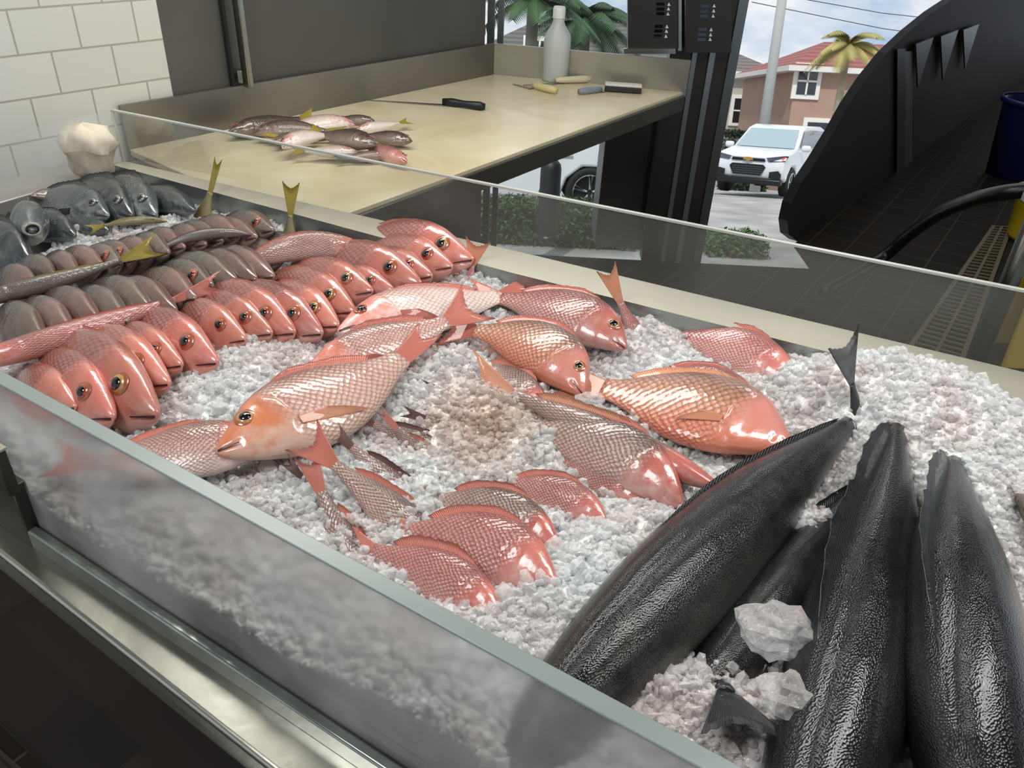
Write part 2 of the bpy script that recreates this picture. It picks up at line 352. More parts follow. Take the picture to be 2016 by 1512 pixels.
ORD = ['first', 'second', 'third', 'fourth', 'fifth', 'sixth', 'seventh', 'eighth', 'ninth', 'tenth', 'eleventh', 'twelfth', 'thirteenth', 'fourteenth', 'fifteenth', 'sixteenth', 'seventeenth', 'eighteenth', 'nineteenth']
ZI = .945
# -- leaning heads packed like books: snout px, hump px
def row_fish(name, snout, hump, label, group, kind='snapper', mat='snap_row', fin='fin_red', eye='eye_gold', zs=.965, zt=.86, k=3.8, roll=62, showeye=True, dm=1., az=0, wm=.9, pec=False):
    S = P(*snout, zs); d = math.hypot(hump[0]-snout[0], hump[1]-snout[1]); Lm = k*d*depth(S)/F
    ang = math.radians(az); a = -VV*math.cos(ang)+UU*math.sin(ang); T = S+a*Lm*.82; T[2] = zt
    parts = ['mouth', 'tail', 'dorsal']+(['eye'] if showeye else [])+(['pectoral'] if pec else [])
    return fish(name, S, T, label, group=group, kind=kind, mat=mat, fin=fin, eye=eye, roll=roll, parts=tuple(parts), dm=dm, wm=wm, dors_h=.012)
pink = [((150, 800), (62, 715), 0), ((225, 820), (118, 687), 1), ((312, 815), (178, 660), 1), ((335, 753), (215, 648), 1), ((360, 717), (263, 633), 1), ((430, 712), (320, 606), 1),
        ((485, 667), (385, 600), 1), ((537, 655), (430, 586), 1), ((582, 653), (475, 558), 1), ((636, 655), (537, 550), 1), ((668, 640), (580, 548), 1), ((700, 612), (610, 522), 1),
        ((735, 572), (640, 505), 1), ((776, 570), (705, 502), 1), ((830, 556), (722, 474), 1), ((852, 542), (772, 474), 1), ((892, 524), (800, 458), 1), ((933, 509), (822, 436), 1)]
pdesc = ['faded pink snapper pressed against the front glass, eye hidden', 'pink snapper head in row, small dull eye, beside the front glass', 'large pink snapper head with wide gold ringed eye, jaw on ice',
 'narrow orange-pink snapper head just behind the large gold-eyed one', 'slim pink snapper head overlapped by its nearer neighbour, fifth from glass', 'broad bright pink snapper head, dark eye, snout on open ice',
 'shadowed pink snapper head with its eye half buried in ice', 'pink snapper head with red ringed eye right behind the half-buried one', 'snapper head with cloudy streaked eye, tenth from the row far end',
 'glossy red snapper head with bluish eye and mouth ajar', 'orange-tinted snapper head just beyond the one with bluish eye', 'golden pink snapper head above the silver flat snapper snout', 
 'pale snapper head with yellow ringed eye and pursed pale lips', 'dark red narrow snapper head squeezed between two paler heads', 'large orange-red snapper head with open lower jaw over ice', 
 'small snapper head showing its full mouth, third from the row end', 'snapper head with eye smothered by ice, second from the row end', 'tallest pink snapper head at the far end of the row']
for i, (s, h, e) in enumerate(pink):
    m = ['snap_row', 'snap_pink', 'snap_row', 'snap_row'][i % 4]
    row_fish('red_snapper', s, h, pdesc[i], 'red snappers packed upright in the pink row', mat=m, showeye=bool(e), eye='eye_gold' if i in (2, 12, 11, 17, 10) else 'eye_red', zs=.97+.0015*i*(i > 11), az=-4+rnd.random()*8, roll=60+rnd.random()*8)
# grey rows
g1 = [(0, 592), (58, 580), (112, 560), (168, 560), (216, 540), (262, 540), (308, 521), (355, 494), (390, 488), (428, 484), (462, 478), (503, 464), (547, 450), (588, 452), (638, 440)]
g1d = []
for i, (x, y) in enumerate(g1):
    sc_ = 1.05+.1*(x < 300)-.3*(x > 495)
    sn = (x+75*sc_, y+62*sc_); big = i in (7, 14)
    if big: sn = (x+65, y+68) if i == 7 else (x+42, y+48)
    zz_ = .99 if x < 495 else .968
    lab = {0: 'grey fish at the front-glass end of the nearer grey row', 7: 'large grey fish with orange ringed eye in the nearer grey row', 14: 'grey-brown fish with red ringed eye at far end of nearer grey row'}.get(i, '%s mauve-grey fish from the front glass in the nearer grey row' % ORD[i])
    row_fish('grey_snapper', sn, (x, y), lab, 'grey fish packed upright in the nearer grey row', kind='snapper', mat=['grey', 'mauve', 'mauve', 'grey'][i % 4], fin='fin_grey', eye='eye_red' if big else 'eye_gold', zs=zz_, k=4.3, showeye=big, roll=60, dm=.92, az=rnd.random()*8-4)
g2 = [(8, 508), (45, 490), (90, 484), (140, 472), (178, 470), (208, 462), (240, 456), (272, 448), (303, 438), (345, 432), (378, 424), (412, 414), (445, 418), (478, 404)]
for i, (x, y) in enumerate(g2):
    eye = i in (4, 5, 13)
    lab = {4: 'brown-grey fish with small red eye in the farther grey row', 5: 'fish with orange eye and shiny snout in the farther grey row', 13: 'broad grey fish ending the farther grey row beside the glass'}.get(i, '%s brownish fish from the photo edge in the farther grey row' % ORD[i])
    row_fish('grey_snapper', (x+62, y+48), (x, y), lab, 'grey fish packed upright in the farther grey row', mat=['mauve', 'grey', 'mauve'][i % 3], fin='fin_grey', eye='eye_red', zs=.985, k=4.3, showeye=eye, roll=60, dm=.92, az=rnd.random()*8-4)
# -- flat or tilted fish placed by snout and tail pixels
def ff(name, s, t, label, zs=ZI+.02, zt=ZI+.01, **kw): return fish(name, P(s[0], s[1], zs), P(t[0], t[1], zt), label, **kw)
ALLP = ('eye', 'tail', 'dorsal', 'pectoral', 'mouth')
G_flat = 'whole snappers laid flat on the ice'
ff('red_snapper', (424, 888), (790, 705), 'large orange-headed snapper with pale pectoral fin laid whole on the ice', zs=.985, zt=.99, mat='snap_hero', fin='fin_red', pecfin='fin_orange', pecl=.23, roll=20, dm=1.12, bend=.55, eyer=.034, tail_open=.45, group=G_flat)
ff('red_snapper', (540, 860), (195, 905), 'snapper with large silver-pink scales between front glass and orange-headed snapper', zs=.975, zt=.975, mat='snap', roll=18, dm=1.1, parts=('tail', 'dorsal'), pecfin='fin_orange', group=G_flat, bend=.5)
ff('red_snapper', (664, 652), (985, 585), 'silvery snapper with red ringed eye lying against the pink row', zs=.975, zt=.96, mat='snap_silver', roll=20, dm=.95, eye='eye_red', group=G_flat)
ff('red_snapper', (596, 735), (880, 632), 'pink-grey scaled snapper with its tail fin raised over the ice', zs=.955, zt=.985, mat='snap', roll=32, dm=.95, bend=.4, parts=('tail', 'dorsal', 'pectoral', 'mouth'), tail_open=1.25, group=G_flat)
ff('red_snapper', (1234, 686), (985, 588), 'red-headed snapper with big dark eye beside the back steel wall', zs=.965, zt=.96, mat='snap_pink', roll=28, dm=1.0, bend=-.5, eyer=.033, group=G_flat, parts=('eye', 'tail', 'dorsal', 'mouth'))
ff('red_snapper', (1150, 775), (935, 652), 'snapper curving down with pink cheek at centre of the ice', zs=.96, zt=.965, mat='snap_orange', roll=28, dm=1.1, bend=-.9, eyer=.03, group=G_flat, parts=('eye', 'tail', 'dorsal', 'mouth'))
ff('red_snapper', (1560, 880), (1185, 765), 'deep-bodied orange snapper with golden-brown scales and large orange fin', zs=.97, zt=.955, mat='snap_orange', fin='fin_orange', roll=12, dm=1.45, bend=-.3, group=G_flat, parts=('tail', 'dorsal', 'pectoral'))
ff('red_snapper', (1570, 765), (1330, 660), 'rosy snapper back half sunk in ice near the back steel wall', zs=0.946, zt=0.943, mat='snap_pink', roll=40, dm=.95, bend=-.6, parts=('tail', 'dorsal'), group='snappers partly buried in ice')
ff('red_snapper', (1500, 800), (1290, 735), 'pale pink snapper almost wholly covered by ice above the orange one', zs=0.940, zt=0.927, mat='snap_pink', roll=40, dm=.9, bend=-.4, parts=('tail', 'dorsal'), group='snappers partly buried in ice')
ff('red_snapper', (1425, 965), (1010, 775), 'long dark-backed snapper with orange tail fin and red throat', zs=.975, zt=.965, kind='slim', mat='snap_dark', fin='fin_orange', roll=60, dm=.6, bend=0, bendy=0, group=G_flat, parts=('tail', 'dorsal', 'pectoral'))
ff('red_snapper', (1345, 995), (1045, 845), 'brown-scaled snapper just below the long dark-backed snapper', zs=0.960, zt=0.947, mat='snap_dark', roll=38, dm=.95, bend=-.6, parts=('tail', 'dorsal'), group='snappers partly buried in ice')
ff('red_snapper', (1270, 1010), (1085, 905), 'small orange-edged snapper below the brown-scaled snapper', zs=0.935, zt=0.932, mat='snap_pink', roll=42, dm=.95, bend=-.6, parts=('tail', 'dorsal'), group='snappers partly buried in ice')
ff('red_snapper', (1200, 1042), (985, 955), 'mauve-pink snapper back between brown-grey and small orange snappers', zs=0.940, zt=0.927, mat='snap_pink', roll=42, dm=.9, bend=-.6, parts=('tail', 'dorsal'), group='snappers partly buried in ice')
ff('red_snapper', (1105, 1100), (860, 985), 'brown-grey scaled snapper above the big blunt-headed pink one', zs=0.944, zt=0.926, mat='snap_dark', roll=45, dm=.95, bend=-.6, parts=('tail', 'dorsal'), group='snappers partly buried in ice')
ff('red_snapper', (1100, 1165), (800, 1045), 'big pink snapper with blunt smooth head bulging from the ice', zs=0.964, zt=0.931, mat='snap_pink', roll=35, dm=1.02, bend=-.5, parts=('tail', 'dorsal'), group='snappers partly buried in ice')
ff('red_snapper', (1000, 1245), (735, 1085), 'dark pink snapper nearest the front glass with long red fin', zs=0.944, zt=0.931, mat='snap_pink', roll=42, dm=.85, bend=-.4, parts=('tail', 'dorsal'), group='snappers partly buried in ice', dors_h=.06)
ff('red_snapper', (1075, 830), (935, 715), 'dark brown scaled snapper under the pink-cheeked curving one', zs=0.944, zt=0.926, mat='snap_dark', roll=35, dm=.9, parts=('tail', 'dorsal'), group='snappers partly buried in ice')
ff('red_snapper', (1040, 745), (940, 680), 'golden-brown snapper flank wedged under the pink-cheeked snapper', zs=0.939, zt=0.926, mat='snap_orange', roll=20, dm=1., parts=('dorsal',), group='snappers partly buried in ice')
# tails and fins poking from the ice (whole fish below the surface)
def poke(s, t, label, zs=.9, zt=.975, mat='snap_dark', fin='fin_red', roll=55, op=.8, tref=1.0, kind='snapper', dm=.7, parts=('tail', 'dorsal'), nm='red_snapper', big_=1.7, grp='snapper tails poking out of the ice', **kw):
    A_0, B_0 = P(s[0], s[1], zs), P(t[0], t[1], zt+.012); C_0 = B_0+(A_0-B_0)*big_
    return fish(nm, C_0, B_0, label, mat=mat, fin=fin, roll=roll, tail_open=op, tref=tref, kind=kind, dm=dm, parts=parts, group=grp, **kw)
poke((775, 1020), (607, 868), 'snapper with long smooth red tail fin above the front glass', zs=.925, zt=.99, op=1.2, mat='snap_dark', roll=25, fin='fin_red')
poke((690, 1120), (608, 905), 'narrow red tail fin beneath the long smooth red one', zs=.9, zt=.97, op=.7, roll=30)
poke((780, 970), (655, 842), 'dark scaled tail beyond the long smooth red tail fin', zs=.915, zt=.965, fin='fin_dark', op=.6)
poke((830, 880), (693, 815), 'dark red tail nearest the orange-headed snapper fin', zs=.925, zt=.96, fin='fin_dark', op=.5)
poke((850, 920), (752, 812), 'slender split red tail above a dark red one', zs=.91, zt=.965, op=.35)
poke((660, 1010), (566, 910), 'small dark tail fin closest to the front glass', zs=.915, zt=.955, fin='fin_dark', op=.6)
poke((960, 800), (836, 758), 'thin dark red fin in clean ice at the centre', zs=.925, zt=.957, fin='fin_dark', op=.4)
poke((920, 850), (800, 812), 'short brown tail stub behind the slender split tail', zs=.92, zt=.955, fin='fin_dark', op=.5)
# divider fish lying across the packed rows
GD = 'long fish laid as dividers between rows'
ff('red_snapper', (-130, 735), (345, 590), 'long pink snapper laid edge-on as divider in front of grey row', zs=.985, zt=.99, kind='slim', mat='snap_pink', roll=66, dm=.5, wm=.95, bend=.15, bendy=.25, parts=('tail', 'dorsal'), dors_h=.01, group=GD, tail_open=.5)
ff('red_snapper', (745, 512), (470, 535), 'arched pink-brown snapper laid edge-on behind the pink heads', zs=.965, zt=.96, kind='slim', mat='snap', roll=66, dm=.85, wm=1.1, bend=-1.3, parts=('tail', 'dorsal'), dors_h=.012, group=GD, tail_open=.5, sign='up')
ff('yellowtail_snapper', (-110, 604), (238, 512), 'long grey fish with olive-yellow tail laid between two grey rows', zs=.985, zt=.995, kind='slim', mat='grey', fin='fin_yellow', roll=66, dm=.48, wm=.9, bend=.25, parts=('tail', 'dorsal'), dors_h=.01, group=GD, tail_open=.8)
ff('grey_snapper', (500, 463), (312, 492), 'thin dark grey fish laid edge-on between grey rows', zs=.985, zt=.98, kind='slim', mat='grey', fin='fin_grey', roll=66, dm=.5, wm=.9, bend=-.8, parts=('tail', 'dorsal'), dors_h=.01, group=GD, tail_open=.5)
ff('yellowtail_snapper', (330, 436), (205, 444), 'olive fish with yellow tail lying behind the farther grey row', zs=.98, zt=.98, kind='slim', mat='olive', fin='fin_yellow', roll=66, dm=.6, wm=.9, bend=-.4, parts=('tail', 'dorsal'), dors_h=.01, group=GD, tail_open=.8)
# dark silver bass at the back left
GB = 'dark silver bass in the back left corner'
def bass(s, t, label, **kw):
    a = dict(zs=.975, zt=.94, mat='bass', fin='fin_black', eye='eye_grey', group=GB, roll=55, dm=.9, parts=('eye', 'dorsal', 'tail', 'mouth', 'pectoral')); a.update(kw)
    return ff('bass', s, t, label, **a)
SB = P(64, 452, 1.0); TB = SB+unit(SB*[1, 1, 0])*.23+VV*-.03; TB[2] = .925
b0 = fish('bass', SB, TB, 'slate bass facing out with round gaping mouth', group=GB, mat='bass', fin='fin_black', wm=1.5, dm=1.0, roll=75, parts=('dorsal', 'tail'))
bass((215, 425), (60, 395), 'silver-cheeked bass with clear grey eye in the corner', roll=50)
bass((262, 425), (130, 378), 'dark bass squeezed behind the silver-cheeked bass', mat='bass2')
bass((308, 424), (175, 372), 'bass with pale cheek nearest the dark long fish', roll=50)
bass((385, 415), (250, 378), 'long black shiny bass against the back glass', mat='bass2', dm=.6, roll=40, parts=('dorsal', 'tail'))
bass((60, 385), (170, 388), 'brownish dark fish tail half beyond the silver bass', mat='grey', roll=30, parts=('dorsal', 'tail'))
bass((150, 465), (20, 430), 'dark bass lying low beneath the gaping one', mat='bass2', roll=40, zs=.95, parts=('dorsal', 'tail'))
bass((215, 455), (100, 425), 'dark slate bass belly in front of the silver-cheeked bass', mat='bass2', roll=30, zs=.95, parts=('dorsal', 'tail'))
bass((62, 515), (-90, 455), 'black bass cut by the photo edge beside grey row', mat='bass2', roll=50, zs=.955, parts=('dorsal', 'tail'))
# gaping mouth of the slate bass
S0 = SB
mbm = MB(); dirm = unit(SB-TB); e1 = unit(np.cross(dirm, [0, 0, 1])); e2 = np.cross(e1, dirm)
ring = lambda r, o: [S0+dirm*o+(e1*math.cos(2*math.pi*k/18)*r+e2*math.sin(2*math.pi*k/18)*r*.75) for k in range(18)]
R_ = [ring(.020, -.03), ring(.019, -.006), ring(.016, .004), ring(.0125, .0), ring(.011, -.012)]
vs = [q for r_ in R_ for q in r_]; fs = [(j*18+k, j*18+(k+1) % 18, (j+1)*18+(k+1) % 18, (j+1)*18+k) for j in range(4) for k in range(18)]+[tuple(72+k for k in range(18))]
o = mobj('lips', np.array(vs)-np.array(b0.location), fs[:-19], M['eye_grey'], b0)
o = mobj('gape', np.array(vs)-np.array(b0.location), fs[-19:], M['pupil'], b0)
# big black fish on the right
GK = 'long black fish on the right side of the case'
ff('black_fish', (1005, 1515), (1672, 838), 'thick black pebbled-skin fish lying diagonally beside the snapper ice', zs=.955, zt=.955, kind='cobia', mat='black', fin='fin_black', roll=38, dm=.84, wm=.85, tref=.93, bend=-.12, group=GK, parts=('dorsal',), dors_h=.008)
ff('black_fish', (1300, 1480), (1700, 960), 'slimmer black fish half under ice between two thicker ones', zs=.915, zt=.935, kind='cobia', mat='black', fin='fin_black', roll=40, dm=.9, wm=.9, tref=.93, group=GK, parts=('dorsal', 'pectoral'), dors_h=.02)
ff('black_fish', (1540, 1830), (1768, 850), 'glossy black fish with raised back ridge, third from the snappers', zs=.955, zt=.965, kind='cobia', mat='black2', fin='fin_black', roll=52, dm=.95, wm=.9, tref=.93, bend=.2, group=GK, parts=('dorsal',), dors_h=.06)
ff('black_fish', (1975, 1850), (1882, 918), 'black fish with curled pointed tail at the right edge', zs=.95, zt=.965, kind='cobia', mat='black2', fin='fin_black', roll=50, dm=1.15, wm=1.05, tref=.93, bend=-.35, group=GK, parts=('dorsal',), dors_h=.06)
def standing(name, b, t, label, op, tl, mat, fin, grp, zb_=.95, yaw=0., dm=.8):
    B_ = P(b[0], b[1], zb_); T_ = onplane(t[0], t[1], B_, np.array([math.sin(yaw)*.0, 1., 0])); T_ = T_+np.array([0, .01, 0]); S_ = B_-(T_-B_)*((zb_-.84)/(T_-B_)[2])+np.array([0, -.03, 0])
    return fish(name, S_, T_, label, group=grp, mat=mat, fin=fin, roll=yaw, tref=1.0, dm=dm, parts=('tail',), tail_open=op, taill=tl)
standing('yellowtail_snapper', (574, 450), (570, 398), 'forked yellow tail fin standing up near the back glass', 1.1, 2.2, 'olive', 'fin_yellow', 'yellow tails standing upright')
standing('yellowtail_snapper', (408, 415), (418, 352), 'tall thin yellow tail fin standing up near the back glass', .45, 2.2, 'olive', 'fin_yellow', 'yellow tails standing upright', yaw=40)
standing('red_snapper', (1240, 640), (1207, 562), 'orange tail fin sticking up by the back steel wall', 1.0, 1.7, 'snap_pink', 'fin_orange', 'snapper tails poking out of the ice', yaw=30)
standing('red_snapper', (925, 548), (936, 496), 'pair of upright pale pink tail tips beyond the pink row', 1.6, 1.5, 'snap_pink', 'fin_orange', 'snapper tails poking out of the ice')
standing('black_fish', (1680, 790), (1674, 716), 'black ribbed tail fin standing upright against the steel rim', 2.6, 1.9, 'black2', 'fin_black', GK, zb_=.975)

A1, B1f = P(1330, 1180, .86), P(1475, 1440, .985)
fish('black_fish', A1+(A1-B1f)*.3, B1f, 'black fan-shaped fin spreading out of the ice below the slimmer black fish', group=GK, mat='black2', fin='fin_black', roll=10, tref=1.0, dm=.6, parts=('tail',), tail_open=1.5)
ff('brown_fish', (2110, 1120), (1990, 950), 'brown scaled fish cut off by the right edge beside the ice', zs=.96, zt=.955, mat='olive', fin='fin_dark', roll=40, parts=('dorsal', 'tail'))
# ---------------------------------------------------------------- crushed ice
zb = .86
FL, FR = P(29, 1032, zb), P(745, 1512, zb); fd = unit(FR-FL)
F0, F1 = FL-fd*.35, FR+fd*1.25                     # front glass base line
GT = 1.135
BC = P(230, 355, .945)                             # back left corner of the ice
ZL = .985                                          # height of the steel lip
l1, l2 = P(1008, 537, ZL), P(2016, 789, ZL); ld = unit(l2-l1)
B0 = l1-ld*np.linalg.norm((l1-BC)[:2])*1.0; B1 = l2+ld*.35
BL = np.array([BC[0], BC[1], 0])
ld0 = unit((l1-BC)*[1, 1, 0])
def hgt(x, y):
    """ice height, numpy"""
    z = np.full_like(x, .928)
    for (px, py, dz, r) in MOUNDS:
        p = P(px, py, .95); z += dz*np.exp(-((x-p[0])**2+(y-p[1])**2)/(2*r*r))
    return z
MOUNDS = [(1000, 540, .035, .09), (960, 500, .02, .05), (900, 730, .05, .035), (820, 780, .035, .05), (1300, 640, .03, .07), (1000, 800, .03, .06), (540, 700, .02, .07), (880, 590, .02, .05), (450, 740, .02, .05),
          (1600, 760, .035, .07), (1850, 800, .045, .12), (1950, 880, .04, .1), (1750, 750, .04, .08), (1250, 830, .02, .05), (1200, 1100, .03, .07), (1350, 1020, .02, .05), (1100, 1220, .03, .05), (1340, 1380, .03, .06),
          (230, 372, .03, .05), (1920, 1000, .03, .05), (1620, 1080, .02, .05), (1560, 1000, .02, .03), (690, 880, .015, .06), (1500, 1330, .0, .05), (430, 1010, .02, .07), (850, 1400, .04, .1),
          (20, 445, .03, .04), (100, 430, .02, .04), (540, 440, .02, .03), (330, 430, .015, .03), (1060, 870, .02, .04), (1000, 690, .01, .02)]
rs = np.random.RandomState(5)
# cheap value noise
def vnoise(x, y, sc, seed):
    r = np.random.RandomState(seed).rand(256, 256); X = x*sc+500.3; Y = y*sc+300.7; xi = np.floor(X).astype(int); yi = np.floor(Y).astype(int); fx = X-xi; fy = Y-yi
    fx = fx*fx*(3-2*fx); fy = fy*fy*(3-2*fy); g = lambda a, b: r[a % 256, b % 256]
    return (g(xi, yi)*(1-fx)+g(xi+1, yi)*fx)*(1-fy)+(g(xi, yi+1)*(1-fx)+g(xi+1, yi+1)*fx)*fy
def icez(x, y): return hgt(x, y)+(vnoise(x, y, 14, 1)-.5)*.016+(vnoise(x, y, 45, 2)-.5)*.008+(vnoise(x, y, 110, 3)-.5)*.006
E2 = np.array([F1[0]+.1, 0, 0])
corners = [F0, F1, B1+np.array([.0, 0, 0]), l1, BC]   # polygon of the ice
nu, nv = 330, 300
fa, fb = F0[:2], F1[:2]
cornL, cornR = BC[:2]-ld0[:2]*0, B1[:2]
ug = np.linspace(0, 1, nu)[:, None]; vg = np.linspace(0, 1, nv)[None, :]
# back edge follows BC -> l1 -> B1
dA = np.linalg.norm((l1-BC)[:2]); dB = np.linalg.norm((B1-l1)[:2]); sA = dA/(dA+dB)
bu = ug[:, 0]; bx = np.where(bu < sA, BC[0]+(l1[0]-BC[0])*bu/sA, l1[0]+(B1[0]-l1[0])*(bu-sA)/(1-sA)); by = np.where(bu < sA, BC[1]+(l1[1]-BC[1])*bu/sA, l1[1]+(B1[1]-l1[1])*(bu-sA)/(1-sA))
LF = F0[:2]+fd[:2]*.0
fx_ = fa[0]+(fb[0]-fa[0])*bu; fy_ = fa[1]+(fb[1]-fa[1])*bu
ofs = np.array([-fd[1], fd[0]])*.012; fx_ = fx_+ofs[0]; fy_ = fy_+ofs[1]
vg2 = vg**1.0
X = fx_[:, None]*(1-vg2)+bx[:, None]*vg2; Y = fy_[:, None]*(1-vg2)+by[:, None]*vg2
Z = icez(X, Y)
iv = np.stack([X.ravel(), Y.ravel(), Z.ravel()], 1)
ii = np.arange(nu*nv).reshape(nu, nv); quads = np.stack([ii[:-1, :-1], ii[1:, :-1], ii[1:, 1:], ii[:-1, 1:]], -1).reshape(-1, 4)
# chips
bm = bmesh.new(); bmesh.ops.create_icosphere(bm, subdivisions=1, radius=1); cv = np.array([v.co[:] for v in bm.verts]); cf = np.array([[v.index for v in f.verts] for f in bm.faces]); bm.free()
NC = 46000
uu_ = rs.rand(NC*3); vv_ = rs.rand(NC*3)
cx = np.interp(uu_, bu, fx_)*(1-vv_)+np.interp(uu_, bu, bx)*vv_; cy = np.interp(uu_, bu, fy_)*(1-vv_)+np.interp(uu_, bu, by)*vv_
# keep chips in view
rel = np.stack([cx, cy, np.full_like(cx, .95)], 1)-CAM; w_ = rel@fw; sx = 1008+F*(rel@rt)/w_; sy = 756-F*(rel@up)/w_
ok = (w_ > .1) & (sx > -150) & (sx < 2170) & (sy > 250) & (sy < 1750)
dd = w_[ok]; cx, cy = cx[ok], cy[ok]; prob = np.clip((1.5/np.maximum(dd, .6))**2/4, 0, 1); kp = rs.rand(len(dd)) < prob+.3; cx, cy, dd = cx[kp][:NC], cy[kp][:NC], dd[kp][:NC]; NC = len(cx)
sz = (.0024+.0056*rs.rand(NC)**2.2)*(.75+.25*dd); 
big = rs.rand(NC) < .012; sz[big] *= 1.7
hz = icez(cx, cy)+sz*(rs.rand(NC)*.9-.25)+rs.rand(NC)**3*.004
ax = rs.randn(NC, 3); ax /= np.linalg.norm(ax, axis=1)[:, None]; an = rs.rand(NC)*6.28
K = np.zeros((NC, 3, 3)); K[:, 0, 1] = -ax[:, 2]; K[:, 0, 2] = ax[:, 1]; K[:, 1, 0] = ax[:, 2]; K[:, 1, 2] = -ax[:, 0]; K[:, 2, 0] = -ax[:, 1]; K[:, 2, 1] = ax[:, 0]
Rm = np.eye(3)[None]+np.sin(an)[:, None, None]*K+(1-np.cos(an))[:, None, None]*(K@K)
st = .55+.9*rs.rand(NC, 3); lv = cv[None]*(1+.45*(rs.rand(NC, len(cv), 1)-.5))*st[:, None, :]*sz[:, None, None]
wv_ = np.einsum('nij,nkj->nki', Rm, lv)+np.stack([cx, cy, hz], 1)[:, None, :]
cvw = wv_.reshape(-1, 3); cfw = (cf[None]+(np.arange(NC)*len(cv))[:, None, None]).reshape(-1, 3)
# skirt of the ice bed along the front glass
sk = iv.reshape(nu, nv, 3)[:, 0].copy(); sk2 = sk.copy(); sk2[:, 2] = .84; base_sk = len(iv)+len(cvw)
a_ = np.arange(nu-1); ski = np.stack([ii[:-1, 0], base_sk+a_, base_sk+a_+1, ii[1:, 0]], -1)
def np_mesh(name, v, polys):
    me = bpy.data.meshes.new(name); me.vertices.add(len(v)); me.vertices.foreach_set('co', np.asarray(v, np.float32).ravel())
    nl = sum(p.size for p in polys); me.loops.add(nl); me.loops.foreach_set('vertex_index', np.concatenate([p.ravel() for p in polys]).astype(np.int32))
    cnt = np.concatenate([np.full(len(p), p.shape[1]) for p in polys]); stt = np.concatenate([[0], np.cumsum(cnt)[:-1]]); me.polygons.add(len(cnt)); me.polygons.foreach_set('loop_start', stt.astype(np.int32))
    me.update(calc_edges=True); me.validate(); return me
me = np_mesh('crushed_ice', np.concatenate([iv, cvw, sk2]), [quads, cfw+len(iv), ski])
sm = np.ones(len(me.polygons), bool); sm[len(quads):len(quads)+len(cfw)] = np.repeat(rs.rand(NC) < .3, len(cf)); mi = np.zeros(len(me.polygons), np.int32); mi[len(quads):len(quads)+len(cfw)] = 1; me.polygons.foreach_set('material_index', mi); me.polygons.foreach_set('use_smooth', sm)
ice = bpy.data.objects.new('crushed_ice', me); COL.objects.link(ice)
settag(ice, 'bed of white crushed ice filling the display case around the fish', 'ice', kind='stuff')
m, nt, b = newmat('ice'); tc = N(nt, 'ShaderNodeTexCoord')
n1 = N(nt, 'ShaderNodeTexNoise', _Scale=7., _Detail=3.); L(nt, tc.outputs['Object'], n1.inputs['Vector'])
cr = N(nt, 'ShaderNodeValToRGB'); L(nt, n1.outputs['Fac'], cr.inputs[0]); e = cr.color_ramp.elements; e[0].position = .35; e[0].color = rgba(hexc('#e6dcd9')); e[1].position = .65; e[1].color = rgba(hexc('#eff2f1'))
stain = P(960, 830, .95); vm = N(nt, 'ShaderNodeVectorMath', operation='DISTANCE'); L(nt, tc.outputs['Object'], vm.inputs[0]); vm.inputs[1].default_value = tuple(stain)
n3 = N(nt, 'ShaderNodeTexNoise', _Scale=40., _Detail=3.); L(nt, tc.outputs['Object'], n3.inputs['Vector'])
ad = N(nt, 'ShaderNodeMath', operation='MULTIPLY_ADD'); L(nt, n3.outputs['Fac'], ad.inputs[0]); ad.inputs[1].default_value = .16; L(nt, vm.outputs['Value'], ad.inputs[2])
mr = N(nt, 'ShaderNodeMapRange'); mr.inputs[1].default_value = .08; mr.inputs[2].default_value = .22; mr.inputs[3].default_value = .75; mr.inputs[4].default_value = 0; L(nt, ad.outputs[0], mr.inputs[0])
mx = N(nt, 'ShaderNodeMix', data_type='RGBA'); L(nt, mr.outputs[0], mx.inputs[0]); L(nt, cr.outputs[0], mx.inputs[6]); mx.inputs[7].default_value = rgba(hexc('#c9a688')); L(nt, mx.outputs[2], b.inputs['Base Color'])
b.inputs['Roughness'].default_value = .12; b.inputs['IOR'].default_value = 1.31; b.inputs['Transmission Weight'].default_value = 0.; b.inputs['Specular IOR Level'].default_value = .7; b.inputs['Subsurface Weight'].default_value = .6; b.inputs['Subsurface Radius'].default_value = (1, 1, 1); b.inputs['Subsurface Scale'].default_value = .012
b.inputs['Coat Weight'].default_value = .5
nb = N(nt, 'ShaderNodeTexVoronoi', _Scale=170.); L(nt, tc.outputs['Object'], nb.inputs['Vector']); bp = N(nt, 'ShaderNodeBump', _Strength=.5, _Distance=.003); L(nt, nb.outputs['Distance'], bp.inputs['Height']); L(nt, bp.outputs[0], b.inputs['Normal'])
me.materials.append(m)
m2 = m.copy(); m2.name = 'ice_chips'; nt = m2.node_tree; b2 = nt.nodes['Principled BSDF']; b2.inputs['Subsurface Weight'].default_value = 0; b2.inputs['Transmission Weight'].default_value = 0; b2.inputs['Roughness'].default_value = .05
tr = N(nt, 'ShaderNodeBsdfTransparent'); tr.inputs['Color'].default_value = (.97, .985, .99, 1); mm_ = N(nt, 'ShaderNodeMixShader'); lw = N(nt, 'ShaderNodeLayerWeight', _Blend=.35); mr_ = N(nt, 'ShaderNodeMapRange'); mr_.inputs[3].default_value = .38; mr_.inputs[4].default_value = .8; L(nt, lw.outputs['Facing'], mr_.inputs[0])
L(nt, mr_.outputs[0], mm_.inputs[0]); L(nt, tr.outputs[0], mm_.inputs[1]); L(nt, b2.outputs[0], mm_.inputs[2]); L(nt, mm_.outputs[0], nt.nodes['Material Output'].inputs['Surface'])
me.materials.append(m2); M['ice'] = m2
